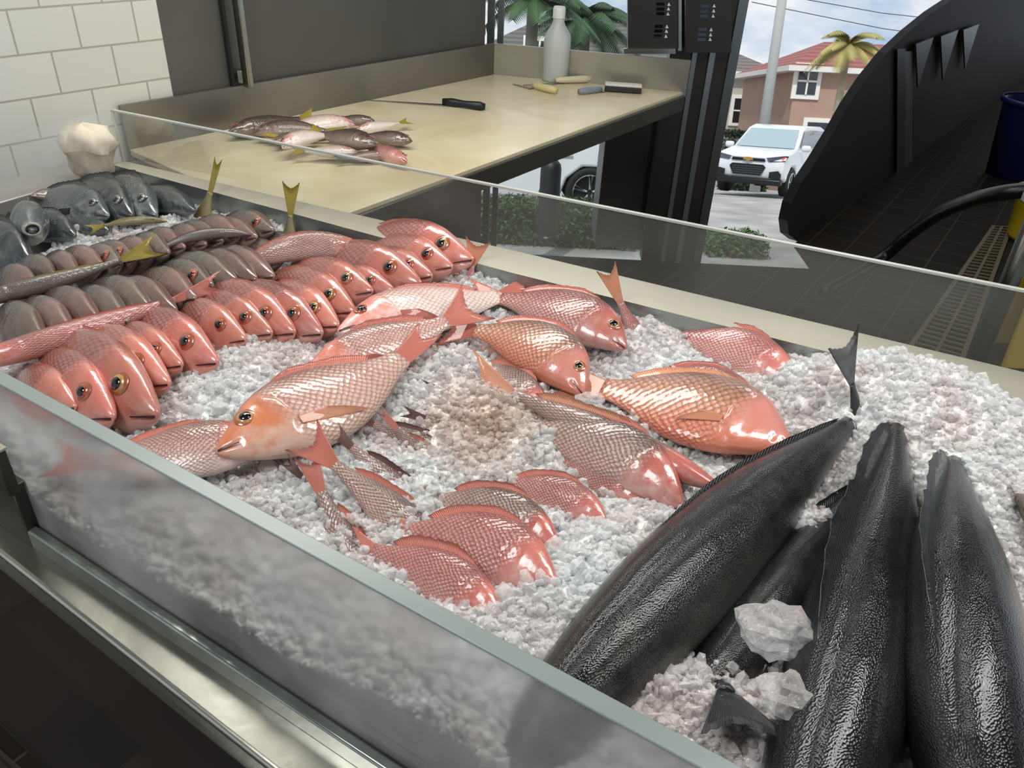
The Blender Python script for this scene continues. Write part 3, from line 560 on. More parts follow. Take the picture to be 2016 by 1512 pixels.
m3 = m2.copy(); m3.name = 'clear_ice'; q_ = [n_ for n_ in m3.node_tree.nodes if n_.type == 'MAP_RANGE' and abs(n_.inputs[3].default_value-.38) < .01][0]; q_.inputs[3].default_value = .22; q_.inputs[4].default_value = .6
# opaque under-layer colour so the translucent bed stays white inside
fl = iv.copy(); fl[:, 2] -= .006
# single large ice lumps
for (x, y, r, lab) in ((1525, 1240, .034, 'large clear ice lump on the slimmer black fish'), (1160, 790, .02, 'round ice lump beside the curving snapper cheek'), (1560, 1375, .028, 'wet ice lump below the largest clear lump')):
    bm = bmesh.new(); bmesh.ops.create_icosphere(bm, subdivisions=3, radius=r)
    c = P(x, y, .985 if x != 1160 else .965)
    for v in bm.verts:
        p = v.co.normalized(); q = vnoise(np.array([p.x*1.0]), np.array([p.y+p.z*2]), 2.2, 9)[0]+.5*vnoise(np.array([p.x*1.0+3]), np.array([p.y-p.z*2]), 6, 11)[0]; v.co *= .72+.5*q; v.co.z *= .6
    me2 = bpy.data.meshes.new('ice_lump'); bm.to_mesh(me2); bm.free(); me2.materials.append(m3); o = bpy.data.objects.new('ice_lump', me2); COL.objects.link(o); o.location = c; settag(o, lab, 'ice lump', 'large lumps of ice')

# ---------------------------------------------------------------- display case
def steel(name, c='#a9a89e', rough=.28, noise=.15, bump=.15, metal=1.): return simple(name, c, rough, metal, noise, 3., bump, 40)
M['steel'] = steel('brushed_steel'); M['steel_dk'] = steel('dark_steel', '#55544e', .35); M['steel_lt'] = steel('pale_steel', '#cfcab8', .4, .1, metal=.55)
M['blackglass'] = simple('black_glossy_panel', '#0c0c0c', .12, 0, .5, 5, coat=.5)
def glassmat(name, haze=.2, hcol='#9a9d98', blur=0., gl=.12, nz=.5, nscale=3., tint=(.93, .96, .95)):
    m, nt, b = newmat(name); nt.nodes.remove(b); out = nt.nodes['Material Output']
    tc = N(nt, 'ShaderNodeTexCoord'); n = N(nt, 'ShaderNodeTexNoise', _Scale=nscale, _Detail=6.); L(nt, tc.outputs['Object'], n.inputs['Vector'])
    mr = N(nt, 'ShaderNodeMapRange'); mr.inputs[1].default_value = .35; mr.inputs[2].default_value = .65; mr.inputs[3].default_value = haze*(1-nz); mr.inputs[4].default_value = min(1, haze*(1+nz)); L(nt, n.outputs['Fac'], mr.inputs[0])
    if blur:
        t = N(nt, 'ShaderNodeBsdfRefraction', _Roughness=blur, _IOR=1.03)
        t.inputs['Color'].default_value = rgba(tint)
    else: t = N(nt, 'ShaderNodeBsdfTransparent'); t.inputs['Color'].default_value = rgba(tint)
    d = N(nt, 'ShaderNodeBsdfDiffuse'); d.inputs['Color'].default_value = rgba(hexc(hcol)); g = N(nt, 'ShaderNodeBsdfGlossy', _Roughness=.04)
    x1 = N(nt, 'ShaderNodeMixShader'); L(nt, mr.outputs[0], x1.inputs[0]); L(nt, t.outputs[0], x1.inputs[1]); L(nt, d.outputs[0], x1.inputs[2])
    lw = N(nt, 'ShaderNodeLayerWeight', _Blend=.25); ml = N(nt, 'ShaderNodeMath', operation='MULTIPLY'); L(nt, lw.outputs['Fresnel'], ml.inputs[0]); ml.inputs[1].default_value = gl*4
    x2 = N(nt, 'ShaderNodeMixShader'); L(nt, ml.outputs[0], x2.inputs[0]); L(nt, x1.outputs[0], x2.inputs[1]); L(nt, g.outputs[0], x2.inputs[2]); L(nt, x2.outputs[0], out.inputs['Surface']); return m
M['glass_front'] = glassmat('fogged_front_glass', haze=.5, hcol='#a39f9b', blur=.8, gl=.04, nz=.45, nscale=5.)
M['glass_back'] = glassmat('hazy_back_glass', haze=.3, hcol='#8a8a84', gl=.07, nz=.35)
M['glass_left'] = glassmat('misty_left_glass', haze=.42, hcol='#dcdcd8', gl=.05, nz=.6, nscale=1.6)
M['glass_edge'] = simple('glass_edge', '#7d8884', .3, 0, .05)
M['glass_strip'] = simple('glass_channel', '#7b817a', .15, .6, .2, 30, coat=.8)
nrm = np.array([-fd[1], fd[0], 0])   # pointing away from camera (into case)
if nrm[1] < 0: nrm = -nrm
case = empty('display_case', tuple((F0+F1)/2*np.array([1, 1, 0])), 'long stainless fish display case with fogged glass sides', 'display case')
cl = np.array(case.location)
def cadd(nm, mb, mat, par=case, **kw):
    mb.v = [tuple(np.array(p)-cl) for p in mb.v]; return mb.build(nm, mat, par, **kw)
th = .013
def wall_mb(a, c, z0, z1, t, n): 
    a = np.array([a[0], a[1], 0]); c = np.array([c[0], c[1], 0]); n = np.array(n)*t
    return MB().hexa([a+[0, 0, z0], c+[0, 0, z0], c+n+[0, 0, z0], a+n+[0, 0, z0]], [a+[0, 0, z1], c+[0, 0, z1], c+n+[0, 0, z1], a+n+[0, 0, z1]])
# front glass: thin fogged sheet, edge strip on top
fg = MB(); fg.add([F0+nrm*.004, F1+nrm*.004, F1+nrm*.004+[0, 0, GT-.003-zb], F0+nrm*.004+[0, 0, GT-.003-zb]], [(0, 1, 2, 3)])
fgo = cadd('front_glass', fg, M['glass_front']); fgo['label'] = 'fogged low front glass panel'
cadd('top_edge', wall_mb(F0-nrm*.001, F1-nrm*.001, GT-.003, GT, .017, nrm), M['glass_edge'], par=case, bevel=.001)
cadd('glass_channel', wall_mb(F0-nrm*.012, F1-nrm*.012, zb-.002, zb+.03, .014, nrm), M['glass_strip'], bevel=.003)
# ledge in front: from glass to outer edge (px line)
q0, q1 = P(0, 1090, zb), P(532, 1512, zb); qd = unit(q1-q0); Q0, Q1 = q0-qd*.5, q1+qd*1.2
lg = MB(); lg.hexa([Q0+[0, 0, -.014], Q1+[0, 0, -.014], F1+nrm*.02+[0, 0, -.014], F0+nrm*.02+[0, 0, -.014]], [Q0, Q1, F1+nrm*.02, F0+nrm*.02])
cadd('front_ledge', lg, M['steel'], bevel=.006, seg=4)
qn = np.array([-qd[1], qd[0], 0]); qn = qn if qn[1] > 0 else -qn
cadd('lower_fascia', wall_mb(Q0+qn*.006, Q1+qn*.006, .1, zb-.014, .02, qn), M['blackglass'])
cadd('fascia_trim', wall_mb(Q0+qn*.0, Q1+qn*.0, zb-.045, zb-.042, .012, qn), M['steel'])
# plank-like lines low on the fascia
for k in range(5):
    pass
# inner back wall (steel), lip and sloped rim
def rim(a, c, w, name_in, name_rim):
    a = np.array(a); c = np.array(c); n = np.array([-(c-a)[1], (c-a)[0], 0]); n = unit(n); n = n if n[1] > 0 else -n
    return n
bn = np.array([-ld[1], ld[0], 0]); bn = bn if bn[1] > 0 else -bn
bn0 = np.array([-ld0[1], ld0[0], 0]); bn0 = bn0 if bn0[1] > 0 else -bn0
l1z = np.array([l1[0], l1[1], ZL]); B1z = np.array([B1[0], B1[1], ZL]); BCz = np.array([BC[0], BC[1], ZL])
w = np.linalg.norm(P(1516, 612, ZL)-P(1516, 660, ZL))*.9
M['rim_in'] = steel('rim_inside_steel', '#9aa09c', .3, .12, metal=.7)
bi = MB()
for a, c in ((BCz, l1z), (l1z, B1z)): bi.add([a-[0, 0, .12], c-[0, 0, .12], c, a], [(0, 1, 2, 3)])
cadd('back_inner_wall', bi, M['rim_in'])
br = MB(); ex_ = w*.25
p_ = [BCz, l1z, B1z]; q_ = [BCz+bn0*w*.35+[0, 0, .003], l1z+bn*w+[0, 0, .006], B1z+bn*w+[0, 0, .006]]
br.add(p_+q_, [(0, 1, 4, 3), (1, 2, 5, 4)]); cadd('back_rim', br, M['steel_lt'])
# back glass: base along q_, top height from photo
g0, g1, g2 = q_
zt0 = vert(230, 355, .945, 195, 222)
def topz(base, px, py): 
    d = ray(px, py); t = math.hypot(base[0], base[1])/math.hypot(d[0], d[1]); return (CAM+t*d)[2]
# intersect plane with photo top line
n0 = bn0; T0 = np.array([g0[0], g0[1], zt0])
T1 = onplane(885, 345, g0, unit(np.cross(g1-g0, [0, 0, 1]))); T1b = onplane(1040, 378, g0, unit(np.cross(g1-g0, [0, 0, 1])))
T2 = onplane(2016, 572, g1, unit(np.cross(g2-g1, [0, 0, 1])))
T1m = np.array([g1[0], g1[1], T1b[2]])
T2m = T1m+(T2-T1m)/np.linalg.norm((T2-T1m)[:2])*np.linalg.norm((g2-g1)[:2])
bg = MB(); bg.add([g0, g1, g2, T2m, T1m, T0], [(0, 1, 4, 5), (1, 2, 3, 4)]); bgo = cadd('back_glass', bg, M['glass_back']); bgo['label'] = 'hazy grey back glass panel'
te = MB(); 
for a, c in ((T0, T1m), (T1m, T2m)): te.bar(a, c, .009, .004)
cadd('back_glass_edge', te, simple('glass_edge_pale', '#b5b8b0', .3))
# left glass from the back corner toward the front
lfa = P(0, 425, .945); ldir = unit((lfa-BC)*[1, 1, 0]); LE = BC+ldir*1.0
lgm = MB(); lgm.add([np.array([g0[0], g0[1], ZL]), np.array([LE[0], LE[1], ZL]), np.array([LE[0], LE[1], zt0]), T0], [(0, 1, 2, 3)]); cadd('left_glass', lgm, M['glass_left'])
ce = MB().bar(np.array([g0[0], g0[1], ZL-.02]), T0, .006, .006, upv=(0, 1, 0)); cadd('corner_seam', ce, simple('seam_pale', '#d8d6cc', .3))
ln = np.array([-ldir[1], ldir[0], 0]); ln = ln if ln[1] > 0 else -ln
M['ledge_l'] = steel('left_ledge_steel', '#a5a09c', .35, .1, metal=.5)
ll = MB(); a = np.array([BC[0], BC[1], .975]); c = a+ldir*1.3; ll.hexa([a-[0, 0, .15], c-[0, 0, .15], c+ln*.14-[0, 0, .15], a+ln*.14-[0, 0, .15]], [a, c, c+ln*.14, a+ln*.14]); cadd('left_ledge', ll, M['ledge_l'], bevel=.004)
# outside back body of the case
bb_ = MB(); a0 = g0-[0, 0, .9]; bb_.add([g0*[1, 1, 0]+[0, 0, .1], g1*[1, 1, 0]+[0, 0, .1], g2*[1, 1, 0]+[0, 0, .1], g2-[0, 0, .002], g1-[0, 0, .002], g0-[0, 0, .002]], [(0, 1, 4, 5), (1, 2, 3, 4)]); cadd('back_panel', bb_, M['steel_dk'])
# tray bottom
tb = MB().add([[F0[0], F0[1], .82], [F1[0], F1[1], .82], [B1[0], B1[1], .82], [l1[0], l1[1], .82], [BC[0], BC[1], .82]], [(0, 1, 2, 3, 4)]); cadd('tray_bottom', tb, M['steel'])
# corner bracket on the left end of the front glass
br_ = empty('glass_clamp', tuple(P(20, 960, .98)), 'square steel clamp holding the left end of the front glass', 'clamp'); bl = np.array(br_.location)
c0 = P(98, 1079, zb)-fd*.03-nrm*.012
def cl_(nm, mb, mat, **kw): mb.v = [tuple(np.array(p)-bl) for p in mb.v]; return mb.build(nm, mat, br_, **kw)
zc1 = topz(c0+fd*.03, 27, 880); zc0 = topz(c0+fd*.03, 42, 970)
cl_('clamp_plate', wall_mb(c0-fd*.08-nrm*.01, c0+fd*.03-nrm*.01, zc0, zc1, .014, nrm), M['steel_dk'], bevel=.0015)
cl_('clamp_edge', wall_mb(c0-fd*.08-nrm*.011, c0+fd*.03-nrm*.011, zc1-.002, zc1+.0015, .017, nrm), M['steel_lt'])
cl_('clamp_post', wall_mb(c0-fd*.10, c0+fd*.012, zb, zc0, .02, nrm), M['steel_dk'], bevel=.0015)
# ---------------------------------------------------------------- room
FLOORC = '#2a241e'
m, nt, b = newmat('dark_floor_tile'); tc = N(nt, 'ShaderNodeTexCoord'); mp = N(nt, 'ShaderNodeMapping'); mp.inputs['Rotation'].default_value = (0, 0, -math.atan2(UU[1], UU[0])); L(nt, tc.outputs['Object'], mp.inputs[0])
bk = N(nt, 'ShaderNodeTexBrick'); bk.offset = 0; L(nt, mp.outputs[0], bk.inputs['Vector']); bk.inputs['Scale'].default_value = 1; bk.inputs['Brick Width'].default_value = .2; bk.inputs['Row Height'].default_value = .2; bk.inputs['Mortar Size'].default_value = .004
bk.inputs['Color1'].default_value = rgba(hexc('#2b241e')); bk.inputs['Color2'].default_value = rgba(hexc('#241f1a')); bk.inputs['Mortar'].default_value = rgba(hexc('#4a4032')); L(nt, bk.outputs['Color'], b.inputs['Base Color']); b.inputs['Roughness'].default_value = .6; b.inputs['Specular IOR Level'].default_value = .12
M['floor'] = m
# kitchen wall line px
K0, K1 = P(1560, 482, 0), P(1990, 172, 0); kd = unit(K1-K0)
WP = P(1395, 522, 0); wx = unit([1, .0, 0])
yW = WP[1]+.02
fm = MB(); far = K0+kd*9
M['plank'] = simple('dark_planks', '#3a3029', .5, 0, .3, 3)
nt = M['plank'].node_tree; b = nt.nodes['Principled BSDF']; tc = N(nt, 'ShaderNodeTexCoord'); mp = N(nt, 'ShaderNodeMapping'); mp.inputs['Rotation'].default_value = (0, 0, .55); L(nt, tc.outputs['Object'], mp.inputs[0]); bk = N(nt, 'ShaderNodeTexBrick'); L(nt, mp.outputs[0], bk.inputs['Vector']); bk.inputs['Scale'].default_value = 1; bk.inputs['Brick Width'].default_value = 1.2; bk.inputs['Row Height'].default_value = .14; bk.inputs['Mortar Size'].default_value = .003
bk.inputs['Color1'].default_value = rgba(hexc('#4a3d33')); bk.inputs['Color2'].default_value = rgba(hexc('#2e2621')); bk.inputs['Mortar'].default_value = rgba(hexc('#141110')); L(nt, bk.outputs['Color'], b.inputs['Base Color'])
Fb = (np.array(P(0, 1090, .86))*[1, 1, 0]+np.array(P(532, 1512, .86))*[1, 1, 0])/2
pf = MB().add([(-3, -1.5, .002), (5, -1.5, .002), (1.2, -.3, .002), (-3, 2.1, .002)], [(0, 1, 2, 3)]).build('floor_front', M['plank']); struct(pf)
cf_ = K0+kd*9; cg = MB().add([(-3.5, -1.2, 2.75), (9, -1.2, 2.75), (9, 9, 2.75), (cf_[0], cf_[1], 2.75), (K0[0], K0[1], 2.75), (K0[0], yW+.1, 2.75), (-3.5, yW+.1, 2.75)], [tuple(range(7))]).build('ceiling', simple('ceiling_grey', '#77736c', .8)); struct(cg)
fm.add([(-3, -1.5, 0), (5, -1.5, 0), (9, 9, 0), tuple(far), tuple(K0), (K0[0], yW, 0), (-3, yW, 0)], [(0, 1, 2, 3, 4, 5, 6)])
struct(fm.build('floor', M['floor']))
# tile wall (left) and dark steel panel, plane through the table backsplash line
zbs = 1.06
bB0 = P(972, 146, .93); bA0 = P(590, 225, .93); W0, W1 = bA0, bB0; wd = unit((W1-W0)*[1, 1, 0]); wn = unit(np.cross(wd, [0, 0, 1]))
if wn@(CAM-W0) < 0: wn = -wn
Wp = W0-wn*.02
def wallpt(px, py): return onplane(px, py, Wp, wn)
m, nt, b = newmat('white_subway_tile'); tc = N(nt, 'ShaderNodeTexCoord'); bk = N(nt, 'ShaderNodeTexBrick'); L(nt, tc.outputs['UV'], bk.inputs['Vector']); bk.inputs['Scale'].default_value = 1
r1, r2 = wallpt(150, 176), wallpt(150, 93)
bk.inputs['Brick Width'].default_value = .3; bk.inputs['Row Height'].default_value = .14; bk.inputs['Mortar Size'].default_value = .0028
TW_, TR_ = abs((wallpt(232, 151)-wallpt(118, 172))@wd), (wallpt(120, 95)-wallpt(135, 178))[2]
print('tile', TW_, TR_)
bk.inputs['Color1'].default_value = rgba(hexc('#d9d8ce')); bk.inputs['Color2'].default_value = rgba(hexc('#d2d2c9')); bk.inputs['Mortar'].default_value = rgba(hexc('#a9a79a')); bk.inputs['Mortar Smooth'].default_value = .2
L(nt, bk.outputs['Color'], b.inputs['Base Color']); b.inputs['Roughness'].default_value = .3
bp = N(nt, 'ShaderNodeBump', _Strength=.3, _Distance=.004); L(nt, bk.outputs['Fac'], bp.inputs['Height']); bp.invert = True; L(nt, bp.outputs[0], b.inputs['Normal']); M['tile'] = m
M['tile_bk'] = bk
edge = wallpt(345, 212); top = 2.6
def wv2(s, z): return Wp*[1, 1, 0]+wd*s+[0, 0, z]
se = (edge-Wp)@wd
tile_w, tile_h = TW_, TR_
bk.inputs['Brick Width'].default_value = tile_w; bk.inputs['Row Height'].default_value = tile_h
zr = wallpt(172, 94)[2]; sr = (wallpt(118, 172)-Wp)@wd
vsx = [wv2(-2.6, 0), wv2(se, 0), wv2(se, top), wv2(-2.6, top)]
uvx = [((s-sr)+tile_w*20, (z-zr)+tile_h*20) for s, z in ((-2.6, 0), (se, 0), (se, top), (-2.6, top))]
o = mobj('wall_left', vsx, [(0, 1, 2, 3)], M['tile'], uv=uvx, smooth=False); struct(o)
M['dkpanel'] = simple('dark_steel_door', '#5a5852', .45, .35, .3, 1.6, .1, 30)
sp2 = (onplane(948, 100, Wp, wn)-Wp)@wd+.02
pm = MB(); pm.hexa([wv2(se, 0), wv2(sp2, 0), wv2(sp2, 0)-wn*.05, wv2(se, 0)-wn*.05], [wv2(se, top), wv2(sp2, top), wv2(sp2, top)-wn*.05, wv2(se, top)-wn*.05])
fr = empty('cold_room_door', tuple(wv2((se+sp2)/2, 0)), 'tall dark grey steel cold-room door beside the white tiles', 'door'); frl = np.array(fr.location)
pm.v = [tuple(np.array(p)-frl) for p in pm.v]; pm.build('door_panel', M['dkpanel'], fr)
# handle
hs0, hs1 = onplane(490, 172, Wp+wn*.05, wn), onplane(482, -60, Wp+wn*.05, wn)
hs1 = np.array([hs0[0], hs0[1], 2.2]); hm_ = MB(); hm_.bar(hs0-frl, hs1-frl, .035, .02, upv=tuple(wd)); hm_.box(hs0-frl-wn*.025+[0, 0, .03], (.03, .03, .04)); hm_.build('door_handle', M['steel'], fr, bevel=.004)
hg = MB().bar(hs0-frl-wn*.048-wd*.03+[0, 0, -.03], hs1-frl-wn*.048-wd*.03, .03, .01, upv=tuple(wd)); hg.build('door_gap', simple('gap_black', '#1d1c1a', .6), fr)

# ---------------------------------------------------------------- cutting table
zt_ = .93
A_ = wallpt(345, 214); bC = P(1345, 181, zt_); bB = P(972, 146, zt_); bD = P(890, 345, zt_); cd = unit(bD-bC); lenCD = 1.95
# table long edges parallel to wd; left end
bA = bB+wd*0; bA = bA0-wd*.62; bDe = bC+cd*2.05; bDe[2] = zt_
bBw = bB
tbl = empty('cutting_table', tuple((bA+bC)/2*[1, 1, 0]), 'stainless preparation table topped with a cream cutting board', 'table'); tl = np.array(tbl.location)
def tadd(nm, mb, mat, par=tbl, **kw): mb.v = [tuple(np.array(p)-tl) for p in mb.v]; return mb.build(nm, mat, par, **kw)
bAi = bA+(bDe-bA)*.0
m, nt, b = newmat('cream_board'); tc = N(nt, 'ShaderNodeTexCoord'); n = N(nt, 'ShaderNodeTexNoise', _Scale=3., _Detail=8., _Distortion=1.5); L(nt, tc.outputs['Object'], n.inputs['Vector']); cr = N(nt, 'ShaderNodeValToRGB'); L(nt, n.outputs['Fac'], cr.inputs[0]); e = cr.color_ramp.elements; e[0].position = .3; e[0].color = rgba(hexc('#cfc09a')); e[1].position = .65; e[1].color = rgba(hexc('#e2d8b8')); L(nt, cr.outputs[0], b.inputs['Base Color']); b.inputs['Roughness'].default_value = .3; M['board'] = m
tadd('cutting_board', MB().hexa([p-[0, 0, .02] for p in (bA, bB, bC, bDe)], [bA, bB, bC, bDe]), M['board'], bevel=.003)
ap = .055
n_cd = unit(np.cross(cd, [0, 0, 1])); n_cd = n_cd if n_cd@(CAM-bC) > 0 else -n_cd
tadd('apron', MB().hexa([bC+n_cd*.012-[0, 0, ap+.02], bDe+n_cd*.012-[0, 0, ap+.02], bDe-n_cd*.02-[0, 0, ap+.02], bC-n_cd*.02-[0, 0, ap+.02]], [bC+n_cd*.012-[0, 0, .012], bDe+n_cd*.012-[0, 0, .012], bDe-n_cd*.02-[0, 0, .012], bC-n_cd*.02-[0, 0, .012]]), steel('apron_steel', '#57534a', .35, metal=.6), bevel=.003)
M['splash'] = steel('backsplash_steel', '#85827a', .33, .12, metal=.75)
bs0 = wallpt(262, 234); s0 = (bs0-Wp)@wd
def vwall(a, c, z0, z1, t, nn): return wall_mb(a, c, z0, z1, t, nn)
zBt = topz(bB, 985, 86); zCt = topz(bC, 1355, 119)
zAt = zBt; print('splash', zBt, topz(bA, 345, 214), zCt)
bs = MB(); a = bA+[0, 0, 0]; cc = bB
bs.hexa([a-[0, 0, .02], cc-[0, 0, .02], cc-wn*.012-[0, 0, .02], a-wn*.012-[0, 0, .02]], [np.array([a[0], a[1], zAt]), np.array([cc[0], cc[1], zBt]), np.array([cc[0], cc[1], zBt])-wn*.012, np.array([a[0], a[1], zAt])-wn*.012])
tadd('back_splash', bs, M['splash'])
en = unit(np.cross(bC-bB, [0, 0, 1])); en = en if en[1] > 0 else -en
C2 = bC+unit(bC-bB)*.012
tadd('end_splash', MB().hexa([bB-[0, 0, .02], C2-[0, 0, .02], C2+en*.012-[0, 0, .02], bB+en*.012-[0, 0, .02]], [np.array([bB[0], bB[1], zBt]), np.array([C2[0], C2[1], zCt]), np.array([C2[0], C2[1], zCt])+en*.012, np.array([bB[0], bB[1], zBt])+en*.012]), steel('end_splash_steel', '#a29f92', .3, metal=.6))
for p in (bDe-cd*.3-n_cd*.05, bA+wn*.08+wd*.3):
    tadd('table_leg', MB().tube([np.array([p[0], p[1], 0.]), np.array([p[0], p[1], .9])], .02), M['steel'], smooth=True)
# cabinet under the table
cb = empty('under_counter_cabinet', tuple(P(1260, 485, 0)), 'dark steel cabinet under the far end of the cutting table', 'cabinet'); cbl = np.array(cb.location)
cA, cB_ = P(1170, 482, 0), P(1322, 500, 0); dz = [0, 0, .83]
cn = np.array([0, .3, 0])
kk = MB().hexa([cA-cbl, cB_-cbl, cB_+cn-cbl, cA+cn-cbl], [cA+dz-cbl, cB_+dz-cbl, cB_+cn+dz-cbl, cA+cn+dz-cbl]); M['dkbrown'] = simple('dark_brown_steel', '#2f2b26', .4, .3, .2, 3); kk.build('cabinet_body', M['dkbrown'], cb, bevel=.004)
# column with vertical channels and a socket panel on top, behind the table corner; reflected window column built solid
yW = max(yW, bB[1]+.12, bC[1]+.15)
def wp(px, py, y=None):
    y = yW if y is None else y
    d = ray(px, py); return CAM+d*((y-0)/d[1])
def vcol(pxl, pxr, yb, y=None, z1=2.4, dy=.08, z0=0.):
    """vertical slab whose left/right edges pass through photo columns at row yb"""
    a, c = wp(pxl, yb, y), wp(pxr, yb, y)
    return MB().hexa([(a[0], a[1], z0), (c[0], c[1], z0), (c[0], c[1]+dy, z0), (a[0], a[1]+dy, z0)], [(a[0], a[1], z1), (c[0], c[1], z1), (c[0], c[1]+dy, z1), (a[0], a[1]+dy, z1)])
pillar = vcol(1306, 1436, 200, z1=2.5).build('window_1', simple('pillar_dark', '#34312d', .35, .3, .2, 2)); struct(pillar)
for i, (l, r, c) in enumerate(((1349, 1358, '#8e8f8c'), (1382, 1393, '#8e9290'), (1420, 1438, '#6c706c'))):
    o = vcol(l, r, 200, y=yW-.012, z1=2.5, dy=.015).build('trim_%d' % (i+1), simple('channel_%d' % i, c, .25, .7)); struct(o)
M['frame'] = steel('window_frame_grey', '#6b6e6c', .3, metal=.6)
for i, (l, r) in enumerate(((925, 951), (958, 972), (978, 990))):
    o = vcol(l, r, 100, y=yW-.01, z1=2.5, dy=.05).build('trim_%d' % (i+4), M['frame']); struct(o)
# low sill
sa, sb = wp(930, 470), wp(1310, 490)
# socket panel: dark metal strip with printed arrows, hung on the pillar above the table end
pn = empty('socket_panel', tuple(wp(1300, 60, yW-.1)), 'dark wall panel with rows of small white arrow marks above the table end', 'panel'); pl = np.array(pn.location)
def padd(nm, mb, mat, **kw): mb.v = [tuple(np.array(p)-pl) for p in mb.v]; return mb.build(nm, mat, pn, **kw)
ya = yW-.1
def pq(px, py, y=None): return wp(px, py, ya if y is None else y)
def pbox(l, t, r, bt, y0, dy):
    a, b_, c, d = [wp(*q, y0) for q in ((l, bt), (r, bt), (r, t), (l, t))]; dv = np.array([0, dy, 0]); return MB().hexa([a, b_, b_+dv, a+dv], [d, c, c+dv, d+dv])
padd('panel_plate', pbox(1236, -40, 1338, 96, ya, .03), simple('panel_dark', '#38332e', .35, .3, .2, 4))
padd('panel_plate', pbox(1350, -40, 1440, 104, ya, .03), simple('panel_dark2', '#302c28', .35, .3, .2, 4))
padd('bottom_lip', pbox(1228, 96, 1330, 106, ya-.02, .02), M['steel'])
padd('divider_rail', pbox(1336, -40, 1342, 100, ya-.01, .012), M['steel'])
ar = MB()
for (x, y) in ((1317, 8), (1316, 17), (1315, 27), (1313, 52), (1312, 61), (1311, 71), (1406, 11), (1405, 21), (1404, 31), (1400, 58), (1399, 68), (1398, 77)):
    q = [wp(x+dx, y+dy, ya-.002) for dx, dy in ((-3.2, 3.5), (3.2, 3.5), (0, -3.5))]; ar.add(q, [(0, 1, 2)])
padd('arrow_marks', ar, simple('print_white', '#e8e6e0', .5))
for (x, y) in ((1300, 8), (1300, 18), (1300, 27), (1297, 52), (1296, 61), (1295, 71), (1388, 12), (1387, 22), (1386, 32), (1383, 58), (1382, 68), (1381, 78)):
    q = [wp(x+dx, y+dy, ya-.002) for dx, dy in ((-8, -3), (8, -3), (8, 3), (-8, 3))]; padd('vent_slot', MB().add(q, [(0, 1, 2, 3)]), M['pupil'])

# ---------------------------------------------------------------- dark kitchen wall, front edge shaped as a person's reflected silhouette
kn = unit(np.cross(kd, [0, 0, 1]))
def kp(px, py): return onplane(px, py, K0, kn)
curve = [(1590, 510), (1566, 490), (1553, 462), (1550, 435), (1558, 400), (1578, 360), (1606, 318), (1640, 262), (1672, 205), (1705, 155), (1745, 105), (1790, 62), (1835, 25), (1880, -5), (1950, -60)]
pts = [kp(x, y) for x, y in curve]; pts = [p for p in pts]
pts[0] = np.array([*pts[1][:2], 0]);
pts = sorted(pts, key=lambda p: 0) 
farb = K0+kd*12; tz = pts[-1][2]
km = MB(); n = len(pts); vs = [np.array([p[0], p[1], max(p[2], 0.)]) for p in pts]
vb = [np.array([p[0], p[1], 0.]) for p in vs]
vs2 = vs+[np.array([farb[0], farb[1], max(3, tz+1)]), np.array([farb[0], farb[1], 0.])]
km.add(vs2, [tuple(range(len(vs2)))])
kn2 = kn if kn@(K0-CAM) > 0 else -kn
km.add([v+kn2*.05 for v in vs2], [tuple(range(len(vs2)))[::-1]]); nn = len(vs2)
km.f += [(i, (i+1) % nn, nn+(i+1) % nn, nn+i) for i in range(nn)]
ko = km.build('silhouette_wall', simple('kitchen_dark_panel', '#191817', .6, 0, .25, 1.5, spec=.15)); struct(ko)
# cabinet seams / pilasters on the dark wall
for (l, y0, r, y1, c) in ((1776, 100, 1790, 335, '#4d4c48'), (1760, 95, 1776, 345, '#2a2927')):
    a = kp(l, y1); b_ = kp(l, y0); c_ = kp(r, y0); d = kp(r, y1); o = MB().add([a-kn2*.02, d-kn2*.02, c_-kn2*.02, b_-kn2*.02], [(0, 1, 2, 3)]).build('trim_%d' % (8 if l == 1776 else 9), simple('seam'+c, c, .3, .4)); struct(o)
# pans hung near the top right
for (x, y, s, lab) in ((1790, 110, 1, 'dark triangular hanging blade nearest the seam'), (1840, 95, 1, 'second dark triangular hanging blade on the kitchen wall'), (1885, 80, .9, 'third dark triangular hanging blade on the kitchen wall')):
    a, b_, c_ = kp(x, y-25*s), kp(x+35*s, y-38*s), kp(x+5*s, y+60*s)
    o = MB(); 
    o.add([a-kn2*.03, b_-kn2*.03, c_-kn2*.03, a-kn2*.04, b_-kn2*.04, c_-kn2*.04], [(0, 1, 2), (3, 5, 4), (0, 3, 4, 1), (1, 4, 5, 2), (2, 5, 3, 0)]); o.build('hanging_blade', simple('blade_dark', '#4a4845', .35, .6), loc=tuple(a), tag=(lab, 'tool', 'dark blades hanging on the kitchen wall'))
# floor grate
gA, gB, gC, gD = P(1850, 600, 0), P(1960, 640, 0), P(1988, 450, 0), P(1955, 448, 0)
gA2, gB2 = P(1740, 760, 0), P(1860, 800, 0)
gr = empty('floor_grate', tuple((gA+gC)/2), 'long tan slotted drain grate set in dark floor tiles', 'drain grate'); gl_ = np.array(gr.location)
fr_ = MB(); sl_ = MB(); nb_ = 46
Ls, Le, Rs, Re = gA2, gD, gB2, gC
for e0, e1 in ((Ls, Le), (Rs, Re)): fr_.bar(e0-gl_+[0, 0, .008], e1-gl_+[0, 0, .008], .02, .012)
for k in range(nb_+1):
    s = k/nb_; a = Ls*(1-s)+Le*s; c = Rs*(1-s)+Re*s; sl_.bar(a-gl_+[0, 0, .008], c-gl_+[0, 0, .008], .012, .008)
mid0 = (Ls+Rs)/2; mid1 = (Le+Re)/2; sl_.bar(mid0-gl_+[0, 0, .009], mid1-gl_+[0, 0, .009], .014, .008)
